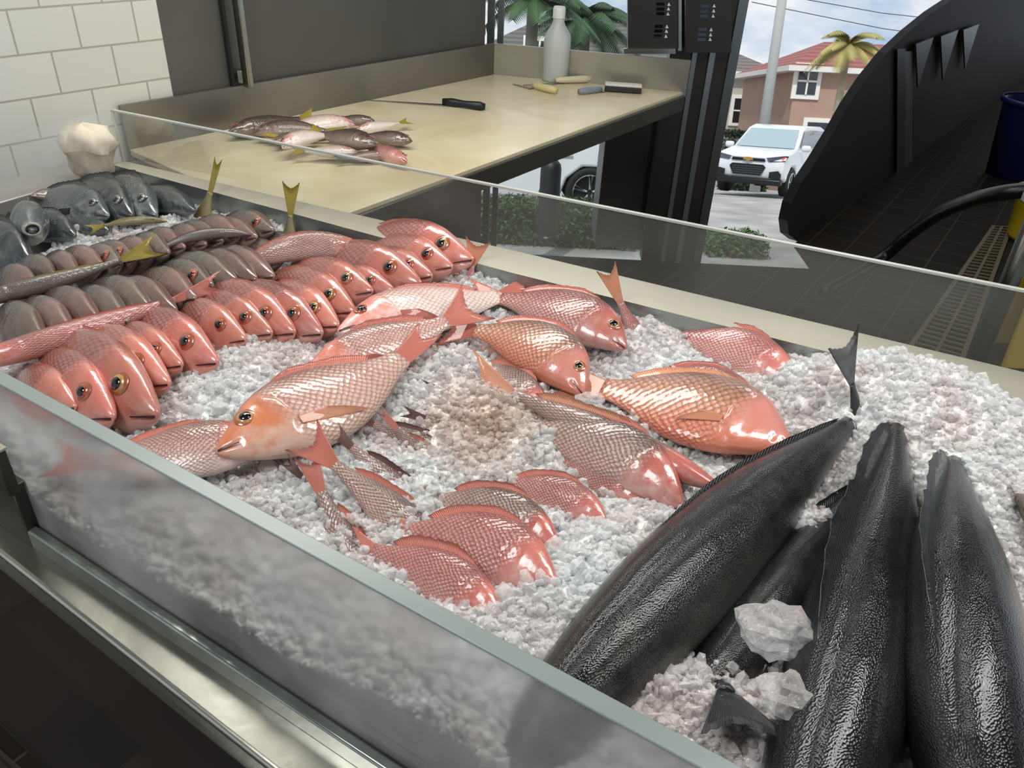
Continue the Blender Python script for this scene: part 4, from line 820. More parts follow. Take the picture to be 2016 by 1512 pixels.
M['grate'] = simple('grate_tan', '#6e6248', .5); fr_.build('grate_frame', M['grate'], gr); sl_.build('grate_slats', M['grate'], gr)
MB().add([p-gl_+[0, 0, .003] for p in (Ls, Rs, Re, Le)], [(0, 1, 2, 3)]).build('grate_pit', simple('pit_black', '#0d0b09', .8), gr)
# hose
hp = [(1620, 575, .05), (1735, 508, .12), (1790, 462, .3), (1850, 420, .5), (1920, 392, .65), (1975, 380, .72), (2040, 372, .76)]
hpts = [P(x, y, z) for x, y, z in hp]
sm_ = []
for i in range(len(hpts)-1):
    p0, p1, p2, p3 = hpts[max(i-1, 0)], hpts[i], hpts[i+1], hpts[min(i+2, len(hpts)-1)]
    for t in np.linspace(0, 1, 8, endpoint=False): sm_.append(.5*((2*p1)+(-p0+p2)*t+(2*p0-5*p1+4*p2-p3)*t*t+(-p0+3*p1-3*p2+p3)*t**3))
sm_.append(hpts[-1]); o = MB().tube(sm_, .03).build('hose', simple('hose_black', '#0f0e0d', .35), loc=tuple(hpts[1]), smooth=True, tag=('thick black hose arching over the dark kitchen floor', 'hose'))
# steel post at right edge
pp = empty('steel_stand', tuple(P(1975, 700, .2)), 'dark round steel post with square bracket at the right edge', 'stand'); ppl = np.array(pp.location)
pa = P(1985, 560, .45); 
MB().tube([np.array([pa[0], pa[1], 0])-ppl, np.array([pa[0], pa[1], .78])-ppl], .035, 20).build('post', M['steel_dk'], pp, smooth=True)
MB().box(np.array([pa[0], pa[1], .8])-ppl, (.11, .09, .09)).build('bracket', M['steel'], pp, bevel=.006)
# yellow bucket
yb = P(2040, 460, .05); by_ = empty('mop_bucket', tuple(yb*[1, 1, 0]), 'bright yellow plastic bucket behind the steel post', 'bucket')
def lathe(prof, n=32, c=(0, 0, 0)):
    v = [(c[0]+r*math.cos(2*math.pi*k/n), c[1]+r*math.sin(2*math.pi*k/n), c[2]+z) for r, z in prof for k in range(n)]
    return v, [(j*n+k, j*n+(k+1) % n, (j+1)*n+(k+1) % n, (j+1)*n+k) for j in range(len(prof)-1) for k in range(n)]
v, f = lathe([(0, .01), (.13, .01), (.15, .04), (.17, .27), (.185, .28), (.185, .3), (.165, .3), (.14, .03), (0, .03)]); mobj('bucket_body', v, f, simple('yellow_plastic', '#d9bc18', .4), by_)
MB().tube([(.18*math.cos(a), .0, .29+.12*math.sin(a)) for a in np.linspace(0, math.pi, 14)], .006, 8).build('bucket_handle', M['steel'], by_, smooth=True)
yb2 = P(2010, 700, .0); o = empty('wet_floor_sign', tuple(yb2*[1, 1, 0]), 'yellow plastic floor sign seen through the back glass at right edge', 'sign')
sgn = MB().hexa([(-.14, -.12, 0), (.14, -.12, 0), (.14, -.1, 0), (-.14, -.1, 0)], [(-.09, -.01, .55), (.09, -.01, .55), (.09, 0, .55), (-.09, 0, .55)]); sgn.build('sign_face', simple('yellow_sign', '#b89a20', .5), o, bevel=.005)
MB().hexa([(-.14, .1, 0), (.14, .1, 0), (.14, .12, 0), (-.14, .12, 0)], [(-.09, 0, .55), (.09, 0, .55), (.09, .01, .55), (-.09, .01, .55)]).build('sign_back', simple('yellow_sign2', '#b89a20', .5), o, bevel=.005)
# blue bin top right
bl0 = P(1985, 345, .0); o = empty('blue_bin', tuple(bl0), 'dark blue plastic bin standing in the dim kitchen', 'bin'); v, f = lathe([(0, 0), (.15, 0), (.2, .5), (.21, .52), (.19, .52), (.15, .03), (0, .03)]); mobj('bin_body', v, f, simple('bin_blue', '#141b4a', .4), o); v, f = lathe([(.205, .5), (.222, .5), (.222, .53), (.205, .53)]); mobj('bin_rim', v, f, simple('bin_rim_blue', '#1c2458', .4), o)

# ---------------------------------------------------------------- things on the cutting table
zt1 = zt_+.001
def onb(px, py, z=zt1): return P(px, py, z)
# knife: steel blade, black handle
ka, kb_, kc = onb(712, 197), onb(874, 208), onb(955, 217)
kf = empty('kitchen_knife', tuple(kb_), 'long thin knife with black handle lying on the cream board', 'knife'); kl = np.array(kf.location)
dv = unit(kb_-ka); nvv = np.array([-dv[1], dv[0], 0])
MB().hexa([ka-kl, kb_-kl-nvv*.012, kb_-kl+nvv*.012, ka-kl+nvv*.002], [ka-kl+[0, 0, .002], kb_-kl-nvv*.012+[0, 0, .003], kb_-kl+nvv*.012+[0, 0, .003], ka-kl+nvv*.002+[0, 0, .002]]).build('blade', M['steel'], kf)
MB().tube([kb_-kl+[0, 0, .014]-dv*.005, kb_-kl+[0, 0, .014]+dv*.03, (kb_+kc)/2-kl+[0, 0, .014], kc-kl+[0, 0, .014]-dv*.02, kc-kl+[0, 0, .013]], [.012, .015, .012, .016, .011], 12).build('handle', simple('handle_black', '#14161b', .4), kf, smooth=True)
# spray bottle
sb_ = onb(1092, 158); bt = empty('spray_bottle', tuple(sb_), 'translucent white plastic bottle standing at the far end of the board', 'bottle')
s_ = 2*onb(1092, 158)[0]*0+1
hB = topz(sb_, 1096, 12)-zt1; rB = np.linalg.norm(onb(1117, 158)-onb(1067, 158))/2
v, f = lathe([(0, 0), (rB*.95, 0), (rB, hB*.04), (rB, hB*.55), (rB*.93, hB*.63), (rB*.5, hB*.76), (rB*.42, hB*.8), (rB*.42, hB*.86)]); m = simple('milky_plastic', '#dfe6e0', .35); m.node_tree.nodes['Principled BSDF'].inputs['Transmission Weight'].default_value = .3; mobj('bottle_body', v, f, m, bt)
v, f = lathe([(rB*.46, hB*.85), (rB*.46, hB*.97), (rB*.4, hB), (0, hB)]); mobj('bottle_cap', v, f, simple('cap_white', '#e8ebe6', .4), bt)
# small tools on board
def tool(p0, p1, w, h, name, label, hc, bc=None, frac=.5, cat='knife'):
    a, c = onb(*p0), onb(*p1); o = empty(name, tuple(a), label, cat, 'knives and tools at far end of board'); l_ = np.array(o.location); d = unit(c-a); m_ = a+(c-a)*frac
    MB().tube([a-l_+[0, 0, h/2], a+(m_-a)*.3-l_+[0, 0, h/2], a+(m_-a)*.8-l_+[0, 0, h/2], m_-l_+[0, 0, h/2]], [w*.4, w*.5, w*.42, w*.3], 10).build('handle', simple('h'+hc, hc, .45), o, smooth=True)
    q = np.array([-d[1], d[0], 0]); MB().hexa([m_-l_-q*w*.5, c-l_, c-l_+q*.002, m_-l_+q*w*.5], [m_-l_-q*w*.5+[0, 0, .003], c-l_+[0, 0, .003], c-l_+q*.002+[0, 0, .003], m_-l_+q*w*.5+[0, 0, .003]]).build('blade', bc or M['steel'], o)
tool((1168, 162), (1030, 168), .03, .03, 'fillet_knife', 'cream-handled fillet knife lying behind the bottle base', '#ddd3b4', frac=.55)
tool((1095, 186), (1010, 166), .03, .03, 'fillet_knife', 'short yellow-handled knife nearest the front of the board', '#d6c690', frac=.55)
tool((1140, 186), (1225, 176), .03, .02, 'fish_scaler', 'grey-blue metal scaler tool beside the yellow-handled knife', '#7f8c93', frac=.5, cat='tool')
a, c = onb(1190, 178), onb(1262, 183); o = empty('sharpening_stone', tuple((a+c)/2), 'dark sharpening stone with white top at board far end', 'sharpening stone'); l_ = np.array(o.location)
MB().bar(a-l_+[0, 0, .012], c-l_+[0, 0, .012], .05, .02).build('stone_base', simple('stone_dark', '#2c2624', .6), o, bevel=.003); MB().bar(a-l_+[0, 0, .027], c-l_+[0, 0, .027], .046, .01).build('stone_top', simple('stone_white', '#d8d6cf', .6), o, bevel=.003)
# cloth bag on the left wall ledge
bgc = wallpt(180, 300); bb0 = P(188, 345, .98)
cb_ = empty('cloth_bag', tuple(bb0), 'crumpled cream cloth bag behind the misty left glass', 'bag'); n_ = 26; prof = [(.0, 0), (.05, 0), (.062, .03), (.07, .08), (.078, .135), (.083, .15), (.086, .17), (.083, .21), (.07, .25), (0, .28)]
sc_ = depth(bb0)*95/F/.16; hb_ = (topz(bb0, 165, 245)-.98)/.28
vs = []; 
for r, z in prof:
    for k in range(n_):
        a_ = 2*math.pi*k/n_; rr_ = r*sc_*(1+.1*math.sin(5*a_+z*40)+.06*math.sin(11*a_)); vs.append((rr_*math.cos(a_), rr_*math.sin(a_)*.7, z*hb_+.006*math.sin(3*a_)*(z > 0)))
split = 5
mobj('bag_body', vs[:(split+1)*n_], [(j*n_+k, j*n_+(k+1) % n_, (j+1)*n_+(k+1) % n_, (j+1)*n_+k) for j in range(split) for k in range(n_)], simple('cloth_cream', '#cdc1ab', .9, 0, .15, 20, .5, 60), cb_)
mobj('bag_fold', vs[split*n_:], [(j*n_+k, j*n_+(k+1) % n_, (j+1)*n_+(k+1) % n_, (j+1)*n_+k) for j in range(len(prof)-1-split) for k in range(n_)], simple('cloth_cream2', '#d8cdb8', .9, 0, .15, 20, .5, 60), cb_)
# pile of fish on the board
zp = zt_
GP = 'small fish piled on the cutting board'
pile = [((448, 262), (590, 234), 'dark fish with curved back at the back of the pile', 'yt', .03, .05, 30, .9, 0, 'up'),
 ((700, 245), (560, 262), 'pale pink-bellied fish arched on top of the pile', 'ytp', .06, .05, 20, 1., .8, 'up'),
 ((738, 238), (660, 236), 'brown fish head pointing away at the pile top', 'yt', .05, .04, 30, 1, 0, 'up'),
 ((500, 262), (640, 258), 'brown-grey fish lying under the yellow tail', 'yt', .045, .06, 30, 1, .5, 'up'),
 ((556, 292), (650, 268), 'silver belly-up fish curving with a yellow tail', 'ytp', .06, .07, 20, 1.0, 1.2, 'up'),
 ((741, 285), (630, 262), 'brown fish with pink snout on top front of the pile', 'yt', .09, .08, 20, 1.15, 0, 'up'),
 ((812, 278), (720, 266), 'brown scaled fish with its head toward the knife', 'yt', .03, .03, 25, 1.15, 0, 'up'),
 ((705, 300), (600, 298), 'fish with orange-pink blotched head at the pile base', 'ytp', .035, .04, 15, 1., 0, 'up'),
 ((802, 320), (720, 286), 'red-faced fish pointing down at the pile corner', 'snap_pink', .025, .035, 20, .9, 0, 'up'),
 ((700, 258), (786, 242), 'white-sided fish with forked tail at the pile edge', 'ytp', .03, .03, 10, .8, 0, 'up'),
 ((770, 305), (680, 310), 'purple-silver fish squeezed under the pile corner', 'mauve', .02, .02, 10, .9, 0, 'up'),
 ((540, 282), (600, 262), 'dull brown fish poking out below the silver belly', 'grey', .03, .03, 30, 1., 0, 'up')]
for s, t, lab, mt, z0, z1, ro, dm_, bd, sg in pile:
    fish('yellowtail_snapper', P(*s, zp+.014+z0*.4), P(*t, zp+.014+z1*.4), lab, group=GP, kind='slim', mat=mt, fin='fin_yellow' if mt in ('ytp', 'yt') else 'fin_grey', eye='eye_red', roll=ro, dm=dm_*1.35, wm=1.5, bend=-bd if bd else 0, parts=('eye', 'tail', 'dorsal', 'mouth'), dors_h=.02)
# ---------------------------------------------------------------- street reflected in the front glass, built solid behind (ground tilted like the reflection)
YH = 215.; EP = math.atan((756-YH)/F); TILT = TH-EP
ef = np.array([0, math.cos(TILT), -math.sin(TILT)]); eu = np.array([0, math.sin(TILT), math.cos(TILT)]); er = np.array([1., 0, 0])
EM = Matrix([[er[i], ef[i], eu[i], CAM[i]] for i in range(3)]+[[0, 0, 0, 1]])
def E3(px, py, dist):   # local street coordinates of the photo point at that forward distance
    d = ray(px, py); t = dist/(d@ef); p = d*t; return np.array([p@er, p@ef, p@eu])
def eplace(loc, rz=0): return EM @ Matrix.Translation(Vector(loc)) @ Matrix.Rotation(rz, 4, 'Z')
def eempty(name, loc, rz, label, cat, group=None): return empty(name, None, label, cat, group, mat=eplace(loc, rz))
# ground profile
_c, _s = E3(1157, 428, 11.0), E3(1512, 386, 20.5)
def gz(d): return np.interp(d, [3, 9, 11, 20.5, 40, 80], [-1.5, -1.45, _c[2], _s[2], -3.1, -3.2])
ds = [5.5, 9, 13, 17, 22, 30, 40, 80]; v = []; f = []
for d in ds:
    for x in (-40, 60): v.append((x, d, gz(d)))
f = [(2*i, 2*i+1, 2*i+3, 2*i+2) for i in range(len(ds)-1)]
m, nt, b = newmat('pale_road'); tc = N(nt, 'ShaderNodeTexCoord'); n = N(nt, 'ShaderNodeTexNoise', _Scale=1.5, _Detail=6.); L(nt, tc.outputs['Object'], n.inputs['Vector']); cr = N(nt, 'ShaderNodeValToRGB'); L(nt, n.outputs['Fac'], cr.inputs[0]); e = cr.color_ramp.elements; e[0].position = .3; e[0].color = rgba(hexc('#8f8e8c')); e[1].position = .7; e[1].color = rgba(hexc('#bdbcb9')); L(nt, cr.outputs[0], b.inputs['Base Color']); b.inputs['Roughness'].default_value = .8
o = mobj('road', v, f, m, smooth=False); o.matrix_world = EM; struct(o)
# cars
M['carw'] = simple('car_white', '#dfe3e8', .25, coat=1.); M['cblk'] = simple('car_black', '#101214', .35); M['cglass'] = simple('car_glass', '#1b2026', .05, coat=1.); M['cglass_l'] = simple('windscreen', '#9fb3b8', .1, coat=1.); M['chrome'] = simple('chrome', '#d8dade', .15, 1.); M['tyre'] = simple('tyre', '#151515', .7); M['gold'] = simple('badge_gold', '#c9a24a', .3, .8)
M['lamp'] = simple('lamp_clear', '#4a545c', .1, coat=1.); M['lamp_o'] = simple('lamp_orange', '#e0564a', .3)
def prism(prof, y0, y1, inset=None):
    """side profile (x,z) swept across y; inset(z) narrows the section"""
    n = len(prof); v = []
    for y in (y0, y1):
        for x, z in prof: v.append((x, y*(1-(inset(z) if inset else 0)), z))
    return v, [tuple(range(n))[::-1], tuple(n+i for i in range(n))]+[(i, (i+1) % n, n+(i+1) % n, n+i) for i in range(n)]
def wheel(par, x, y, r, w, out):
    o = mobj('wheel', *(lambda vf: ([(x+q[0], y+q[2]*out, r+q[1]) for q in vf[0]], vf[1]))(lathe([(0, -w/2), (r*.98, -w/2), (r, -w/2+.02), (r, w/2-.02), (r*.95, w/2), (r*.68, w/2), (r*.66, w/2-.03), (0, w/2-.04)], 36)), M['tyre'], par)
    s = MB()
    for k in range(5):
        a = 2*math.pi*k/5+.3
        for da in (-.12, .12):
            s.add([(x+math.cos(a+da*3)*r*.1, y+out*(w/2-.01), r+math.sin(a+da*3)*r*.1), (x+math.cos(a+da-.05)*r*.66, y+out*(w/2-.005), r+math.sin(a+da-.05)*r*.66), (x+math.cos(a+da+.06)*r*.66, y+out*(w/2-.005), r+math.sin(a+da+.06)*r*.66), (x+math.cos(a)*r*.16, y+out*(w/2), r+math.sin(a)*r*.16)], [(0, 1, 2, 3)])
    vv, ff_ = lathe([(r*.66, 0), (r*.69, .012), (r*.72, 0)], 36); s.add([(x+q[0], y+out*(w/2+q[2]), r+q[1]) for q in vv], ff_)
    mobj('rim', s.v, s.f, M['chrome'], o, smooth=False)
# --- sedan: seen from its side, nose to the left
cw = E3(1157, 428, 11.0)
sd = eempty('white_sedan', (cw[0]-1.42, 11.9, cw[2]), math.pi, 'white sedan parked side-on beyond the hedge', 'car')
body = [(2.3, .3), (2.35, .55), (2.28, .75), (1.9, .86), (1.15, .95), (.3, .98), (-.6, .98), (-1.5, 1.0), (-2.15, 1.02), (-2.3, .9), (-2.35, .6), (-2.3, .32), (-1.85, .25), (-1.75, .5), (-1.55, .66), (-1.3, .66), (-1.1, .5), (-1.0, .22), (1.0, .22), (1.1, .5), (1.3, .66), (1.55, .66), (1.75, .5), (1.85, .25)]
v, f = prism(body, -.9, .9, lambda z: .06 if z > .9 else (.0 if z > .35 else .04)); b_ = MB(); b_.add(v, f); b_.build('body', M['carw'], sd, bevel=.04, seg=3)
cab = [(1.05, .96), (.45, 1.32), (.0, 1.43), (-.6, 1.46), (-1.15, 1.38), (-1.95, 1.02)]
v, f = prism(cab, -.84, .84, lambda z: .0+.3*max(0, z-.96)); MB().add(v, f).build('cabin', M['carw'], sd, bevel=.03, seg=3)
for s2 in (-1, 1):
    for nm, wpts in (('front_window', [(.85, 1.0), (.4, 1.27), (.0, 1.36), (-.12, 1.37), (-.12, 1.0)]), ('rear_window', [(-.18, 1.0), (-.18, 1.37), (-.6, 1.38), (-1.02, 1.3), (-1.3, 1.02)])):
        MB().add([(x, s2*(.84*(1-.3*(z-.96))+.012), z) for x, z in wpts], [tuple(range(len(wpts)))]).build(nm, M['cglass'], sd)
    MB().box((.75, s2*.98, 1.02), (.2, .18, .12)).build('mirror', M['carw'], sd, bevel=.04)
    for x in (.0, -.95): MB().box((x-.12, s2*.91, .82), (.18, .03, .025)).build('door_handle', M['chrome'], sd, bevel=.008)
for x in (-1.42, 1.42):
    for s2 in (-1, 1): wheel(sd, x, s2*.8, .33, .22, s2)
# --- SUV: three-quarter front view
sv = E3(1512, 384, 20.5)
su = eempty('white_suv', (sv[0]+.45, 21.8, sv[2]), math.radians(-90-34), 'white compact SUV facing the shop on the pale driveway', 'car')
body = [(2.05, .42), (2.12, .62), (2.08, .88), (1.95, 1.0), (1.2, 1.12), (.9, 1.14), (-1.9, 1.14), (-2.1, .95), (-2.12, .5), (-2.0, .35), (-1.75, .3), (-1.7, .5), (-1.5, .7), (-1.2, .7), (-1.0, .5), (-.95, .28), (.95, .28), (1.0, .5), (1.2, .7), (1.5, .7), (1.7, .5), (1.75, .34)]
v, f = prism(body, -.88, .88, lambda z: .0 if z < 1.0 else .06); MB().add(v, f).build('body', M['carw'], su, bevel=.07, seg=4)
cab = [(1.05, 1.1), (.35, 1.6), (.0, 1.68), (-1.3, 1.68), (-1.75, 1.6), (-2.0, 1.1)]
v, f = prism(cab, -.82, .82, lambda z: .28*max(0, z-1.1)); MB().add(v, f).build('cabin', M['carw'], su, bevel=.04, seg=3)
MB().add([(1.07, -.74, 1.14), (1.07, .74, 1.14), (.43, .62, 1.58), (.43, -.62, 1.58)], [(0, 1, 2, 3)]).build('windscreen', M['cglass_l'], su)
for s2 in (-1, 1):
    MB().add([(.8, s2*.835, 1.16), (.35, s2*.735, 1.55), (-.3, s2*.72, 1.58), (-1.5, s2*.72, 1.56), (-1.6, s2*.83, 1.16)], [(0, 1, 2, 3, 4)]).build('side_window', M['cglass'], su)
    MB().box((.85, s2*.98, 1.15), (.16, .22, .15)).build('mirror', M['carw'], su, bevel=.05)
    hl = MB().add([(2.12, s2*.42, .92), (2.11, s2*.5, .83), (2.08, s2*.88, .86), (1.9, s2*.9, .98), (2.07, s2*.84, .99)], [(0, 1, 2, 3, 4)]).build('headlamp', M['lamp'], su)
    MB().add([(2.1, s2*.8, .88), (2.07, s2*.89, .88), (2.03, s2*.89, .96), (2.08, s2*.8, .95)], [(0, 1, 2, 3)]).build('indicator', M['lamp_o'], hl)
    MB().add([(2.14, s2*.55, .46), (2.14, s2*.84, .44), (2.13, s2*.84, .56), (2.14, s2*.76, .64), (2.14, s2*.55, .6)], [(0, 1, 2, 3, 4)]).build('fog_lamp', M['cblk'], su)
MB().add([(2.14, -.4, .9), (2.14, .4, .9), (2.12, .42, .83), (2.12, -.42, .83)], [(0, 1, 2, 3)]).build('upper_grille', M['cblk'], su)
MB().box((2.13, 0, .905), (.03, .84, .02)).build('chrome_bar', M['chrome'], su)
MB().add([(2.145, -.38, .76), (2.145, .38, .76), (2.145, .45, .7), (2.145, .34, .5), (2.145, -.34, .5), (2.145, -.45, .7)], [(0, 1, 2, 3, 4, 5)]).build('lower_grille', M['cblk'], su)
gq = MB()
for z in (.55, .6, .65, .7): gq.box((2.15, 0, z), (.01, .74, .012))
gq.build('grille_bars', simple('grille_grey', '#4a4c4e', .4), su)
MB().add([(2.16, -.13, .85), (2.16, -.05, .85), (2.16, -.045, .83), (2.16, .05, .83), (2.16, .055, .85), (2.16, .13, .85), (2.16, .11, .9), (2.16, .05, .9), (2.16, .045, .92), (2.16, -.045, .92), (2.16, -.05, .9), (2.16, -.11, .9)], [tuple(range(12))]).build('badge', M['gold'], su)
MB().box((2.05, 0, .36), (.2, 1.7, .14)).build('lower_bumper', M['cblk'], su, bevel=.03)
for x in (-1.35, 1.35):
    for s2 in (-1, 1): wheel(su, x, s2*.78, .34, .22, s2)
# houses
def house(name, loc, rz, w, d, h, wall, roofc, label, wins, rh=1.6, grp='houses across the street'):
    o = eempty(name, loc, rz, label, 'house', grp)
    MB().box((0, 0, h/2), (w, d, h)).build('house_walls', simple('wall'+wall, wall, .85, 0, .06, 1.), o)
    e = .45; MB().hexa([(-w/2-e, -d/2-e, h), (w/2+e, -d/2-e, h), (w/2+e, d/2+e, h), (-w/2-e, d/2+e, h)], [(-w/4, -.1, h+rh), (w/4, -.1, h+rh), (w/4, .1, h+rh), (-w/4, .1, h+rh)]).build('roof', roofmat(roofc), o)
    MB().box((0, 0, h-.08), (w+.95, d+.95, .2)).build('fascia_board', simple('fascia'+wall, '#e3e0da', .7), o)
    for (x, z, ww, hh) in wins:
        fo = MB().box((x, -d/2-.03, z), (ww+.35, .1, hh+.35)).build('window', simple('win_frame', '#ebe8e2', .6), o)
        MB().box((x, -d/2-.09, z), (ww, .03, hh)).build('pane', M['cglass'], fo)
        mm = MB().box((x, -d/2-.12, z), (.07, .03, hh)); mm.box((x, -d/2-.12, z), (ww, .03, .07)); mm.build('glazing_bar', simple('win_bar', '#ebe8e2', .6), fo)
    return o
def roofmat(c):
    c = hexc(c); m, nt, b = newmat('roof_tiles'); tc = N(nt, 'ShaderNodeTexCoord'); w = N(nt, 'ShaderNodeTexWave', _Scale=1.6, _Distortion=.3); w.bands_direction = 'Z'; L(nt, tc.outputs['Object'], w.inputs['Vector']); mx = N(nt, 'ShaderNodeMix', data_type='RGBA'); mx.inputs[6].default_value = rgba([q*.6 for q in c]); mx.inputs[7].default_value = rgba(c); L(nt, w.outputs['Fac'], mx.inputs[0]); L(nt, mx.outputs[2], b.inputs['Base Color']); b.inputs['Roughness'].default_value = .8; return m
hD = 34.; s_m = lambda d: 1650./d
def hx(px, py, d): return E3(px, py, d)
hl_ = hx(1550, 262, hD); ht_ = hx(1550, 130, hD); hr_ = hx(1800, 262, hD)
g_ = gz(hD+3); W_ = 9.; h_ = ht_[2]-g_
cx0 = hl_[0]+W_/2
wu = hx(1588, 160, hD); wl = hx(1615, 262, hD)
house('street_house', (cx0, hD+4, g_), 0, W_, 8, h_, '#ad9080', '#a0605c', 'tan two-storey house with red tiled roof and white window frames', [(wu[0]-cx0, wu[2]-g_, .75, 1.0), (wl[0]-cx0+.3, wl[2]-g_-.2, 1.8, 1.2)], rh=1.3)
a1 = hx(1500, 130, 42); house('street_house', (a1[0]-1.5, 48, gz(46)), 0, 6, 7, a1[2]-gz(46)-.2, '#b8b4ac', '#7a706c', 'narrow pale house with grey roof beside the utility pole', [(1.5, 3.6, 1.0, 1.2)], rh=1.2)
a2 = hx(1120, 100, 30); house('street_house', (a2[0]+1.2, 36, gz(34)), 0, 8.5, 7, a2[2]-gz(34), '#c3c6c0', '#6d6a68', 'pale grey house with dark roof seen above the table end splash', [(-2.2, 4.6, .9, 1.1), (-1.6, 1.6, 1.4, 1.3)], rh=1.6)
# utility pole and wires
p0, p1 = hx(1492, 330, 26), hx(1545, -60, 26)
up_ = eempty('utility_pole', (p0[0], 26, gz(26)), 0, 'tall pale concrete utility pole between the two houses', 'pole')
tp = (p1[0]-p0[0])*0
MB().tube([(0, 0, 0), (tp, 0, 9.5)], [.17, .12], 16).build('pole_shaft', simple('concrete_pole', '#b3b6b4', .8), up_, smooth=True)
MB().box((0, -.1, 6.8), (1.6, .1, .1)).build('cross_arm', simple('arm_grey', '#7d7f7c', .8), up_)
for k, (ya_, yb_) in enumerate(((4, 66), (-20, 30))):
    w0, w1 = hx(1480, ya_+0, 26), hx(1960, yb_+20, 30)
    o = MB().tube([w0, (w0+w1)/2-[0, 0, .12], w1], .012, 6).build('power_line', simple('wire_dark', '#3c3f42', .6), tag=('thin dark power line crossing the sky from the pole', 'wire', 'power lines')); o.matrix_world = EM
# palms
def palm(base, h, label, cr_, nf, fl_, c, trunkc='#8d8878', lean=0.):
    o = eempty('palm_tree', base, rnd.random()*6, label, 'palm tree', 'palms outside')
    MB().tube([(0, 0, 0), (lean*.3, 0, h*.5), (lean, 0, h)], [.2, .14, .11], 12).build('trunk', simple('trunk'+trunkc, trunkc, .9, 0, .2, 3), o, smooth=True)
    fr = MB()
    for k in range(nf):
        a = 2*math.pi*k/nf+rnd.random()*.4; el = rnd.uniform(.1, 1.3); L_ = fl_*rnd.uniform(.8, 1.1); pts = []
        for j in range(12):
            s = j/11; r = L_*s*math.cos(el*(1-s*.3)); z = L_*(s*math.sin(el)-.75*s*s); pts.append(np.array([lean+r*math.cos(a), r*math.sin(a), h+z]))
        side = np.array([-math.sin(a), math.cos(a), 0])
        for j in range(11):
            for q in range(3):
                p = pts[j]+(pts[j+1]-pts[j])*q/3; t = unit(pts[j+1]-pts[j]); w = L_*.3*math.sin(math.pi*(.12+.8*(j+q/3)/11))
                for sg in (-1, 1):
                    tip = p+side*sg*w*.8+t*w*.5-np.array([0, 0, w*.45]); fr.add([p-t*.025, p+t*.04, tip], [(0, 1, 2)])
    fr.build('fronds', simple('frond'+c, c, .6, 0, .3, 1.), o)
pb = hx(1665, 120, 30); palm((pb[0], 30, gz(30)), hx(1665, 92, 30)[2]-gz(30), 'pale yellowish palm standing in front of the tan house', 1, 22, 1.5, '#a59c5e', '#a59a84')
pb = hx(1150, 100, 20); palm((pb[0], 20, gz(20)), hx(1150, 45, 20)[2]-gz(20), 'dark green palm above the cutting table end', 1, 26, 1.5, '#34502f', '#7d7a6c')
pb = hx(1045, 100, 17); palm((pb[0], 17, gz(17)), hx(1045, 5, 17)[2]-gz(17), 'tall palm nearest the grey window frame', 1, 26, 1.5, '#3c5834', '#8a8474')
# distant bushes
def bush(loc, dims, label, n, c, grp, leaf=.07, name='hedge'):
    o = eempty(name, loc, 0, label, 'hedge', grp); R = np.random.RandomState(int(abs(loc[0]*100))+n)
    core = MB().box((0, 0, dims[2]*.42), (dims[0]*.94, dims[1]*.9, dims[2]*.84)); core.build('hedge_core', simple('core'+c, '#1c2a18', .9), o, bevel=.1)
    p = R.rand(n, 3); fc = R.randint(0, 4, n); p[fc == 0, 2] = 1; p[fc == 1, 1] = 0; p[fc == 2, 2] = .97; p[fc == 3, 0] = R.randint(0, 2, (fc == 3).sum())
    c0 = (p-[.5, .5, 0])*dims+R.randn(n, 3)*.03; d1 = R.randn(n, 3); d1 /= np.linalg.norm(d1, axis=1)[:, None]; d2 = R.randn(n, 3); d2 /= np.linalg.norm(d2, axis=1)[:, None]
    v = np.stack([c0-d1*leaf, c0+d2*leaf*.4, c0+d1*leaf, c0-d2*leaf*.4], 1).reshape(-1, 3); me = np_mesh('leaves', v, [np.arange(4*n).reshape(-1, 4)]); me.materials.append(simple('leaf'+c, c, .5, 0, .5, 6.)); q = bpy.data.objects.new('leaves', me); COL.objects.link(q); q.parent = o; q['kind'] = 'stuff'
hz0 = hx(955, 440, 9.0); hz1 = hx(1200, 440, 9.0)
bush(((hz0[0]+hz1[0])/2-.3, 9.3, hx(1080, 478, 9)[2]-.25), (hz1[0]-hz0[0]+1.2, .7, hx(1080, 405, 9)[2]-hx(1080, 478, 9)[2]+.25), 'clipped dark green hedge in front of the white sedan', 9000, '#40602f', 'clipped hedges outside', .035)
hz0 = hx(1390, 500, 9.0); hz1 = hx(1500, 500, 9.0)
bush(((hz0[0]+hz1[0])/2, 9.2, hx(1450, 540, 9)[2]-.2), (hz1[0]-hz0[0], .7, hx(1450, 472, 9)[2]-hx(1450, 540, 9)[2]+.2), 'short clipped hedge right of the dark pillar', 5000, '#4a6a38', 'clipped hedges outside', .035)
tb_ = hx(1500, 230, 38); bush((tb_[0]+1.8, 38, gz(38)), (2.2, 2., hx(1540, 175, 38)[2]-gz(38)), 'dark leafy tree between the two houses', 3000, '#33452b', 'trees between houses', .2, name='leafy_tree')
tb_ = hx(1470, 290, 28); bush((tb_[0], 28, gz(28)), (1.4, 1., hx(1465, 262, 28)[2]-gz(28)), 'round dark shrub at the foot of the utility pole', 2000, '#2c3b26', 'trees between houses', .1, name='shrub')
# bollard
bo = hx(1080, 413, 8.2); o = eempty('bollard', (bo[0], 8.2, bo[2]-.3), 0, 'black round-topped bollard in front of the white sedan', 'bollard')
hh = hx(1080, 312, 8.2)[2]-bo[2]+.3; v, f = lathe([(.105, 0), (.105, hh-.1), (.095, hh-.05), (.06, hh-.01), (0, hh)], 24); mobj('post', v, f, simple('bollard_black', '#15171a', .5), o); v, f = lathe([(.125, 0), (.125, .05), (.105, .05)], 24); mobj('foot', v, f, M['cblk'], o)
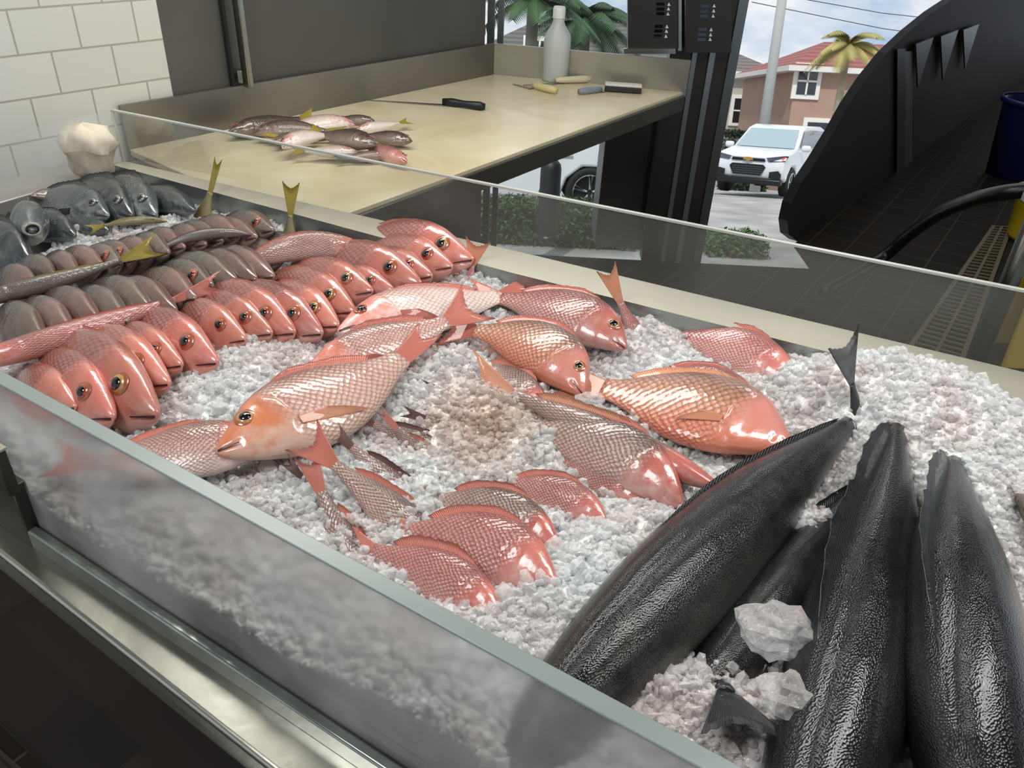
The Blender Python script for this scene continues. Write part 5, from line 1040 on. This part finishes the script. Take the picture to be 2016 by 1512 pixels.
# pane of an added rear window, so the reflected street shows behind
gm = glassmat('added_window_glass', haze=.03, gl=.03, hcol='#c8d0d0')
a, c = wp(990, 100), wp(1306, 100); o = MB().add([(a[0], yW+.03, 0), (c[0], yW+.03, 0), (c[0], yW+.03, 2.5), (a[0], yW+.03, 2.5)], [(0, 1, 2, 3)]).build('added_window', gm); struct(o)

# ---------------------------------------------------------------- world and lamps
wd_ = bpy.data.worlds.new('sky'); SC.world = wd_; wd_.use_nodes = True; nt = wd_.node_tree; bg_ = nt.nodes['Background']
tc = N(nt, 'ShaderNodeTexCoord'); mp = N(nt, 'ShaderNodeMapping'); mp.inputs['Scale'].default_value = (1.5, 1.5, 4.); L(nt, tc.outputs['Generated'], mp.inputs[0]); n = N(nt, 'ShaderNodeTexNoise', _Scale=3.2, _Detail=7., _Roughness=.55); L(nt, mp.outputs[0], n.inputs['Vector'])
cr = N(nt, 'ShaderNodeValToRGB'); L(nt, n.outputs['Fac'], cr.inputs[0]); e = cr.color_ramp.elements; e[0].position = .36; e[0].color = rgba(hexc('#a3bfde')); e[1].position = .52; e[1].color = rgba(hexc('#eef1f5')); L(nt, cr.outputs[0], bg_.inputs['Color']); bg_.inputs['Strength'].default_value = .95
def area(loc, tgt, sx, sy, e_, col=(1, 1, 1)):
    l = bpy.data.lights.new('overhead_fill', 'AREA'); l.shape = 'RECTANGLE'; l.size = sx; l.size_y = sy; l.energy = e_; l.color = col; o = bpy.data.objects.new('overhead_fill', l); COL.objects.link(o); o.location = loc
    o.rotation_euler = (Vector(tgt)-Vector(loc)).to_track_quat('-Z', 'Y').to_euler(); return o
area((-.5, 2.3, 2.6), (-.1, 1.4, .9), 1.6, .35, 25, (1, .97, .92)); area((1.0, 1.0, 2.6), (.6, .9, .9), .35, 1.4, 24, (1, .98, .95)); area((-.9, .3, 2.6), (0, 1.2, .9), .6, .6, 16); area((1.8, 4.2, 2.6), (1.5, 4, 0), .6, .6, 6)  # added overhead fill for soft shadows and highlights, no lamps in view
sun = bpy.data.lights.new('sun', 'SUN'); sun.energy = 2.2; sun.angle = .05; sun.color = (1, .97, .92); so = bpy.data.objects.new('sun', sun); COL.objects.link(so); so.rotation_euler = Vector((.2, .42, -.9)).to_track_quat('-Z', 'Y').to_euler()
SC.view_settings.view_transform = 'Standard'; SC.view_settings.look = 'None'; SC.view_settings.exposure = .12
SC.cycles.use_denoising = True; SC.cycles.use_adaptive_sampling = True; SC.cycles.adaptive_threshold = .025; SC.cycles.max_bounces = 8; SC.cycles.transparent_max_bounces = 12; SC.cycles.caustics_reflective = False; SC.cycles.caustics_refractive = False; SC.cycles.sample_clamp_indirect = 6
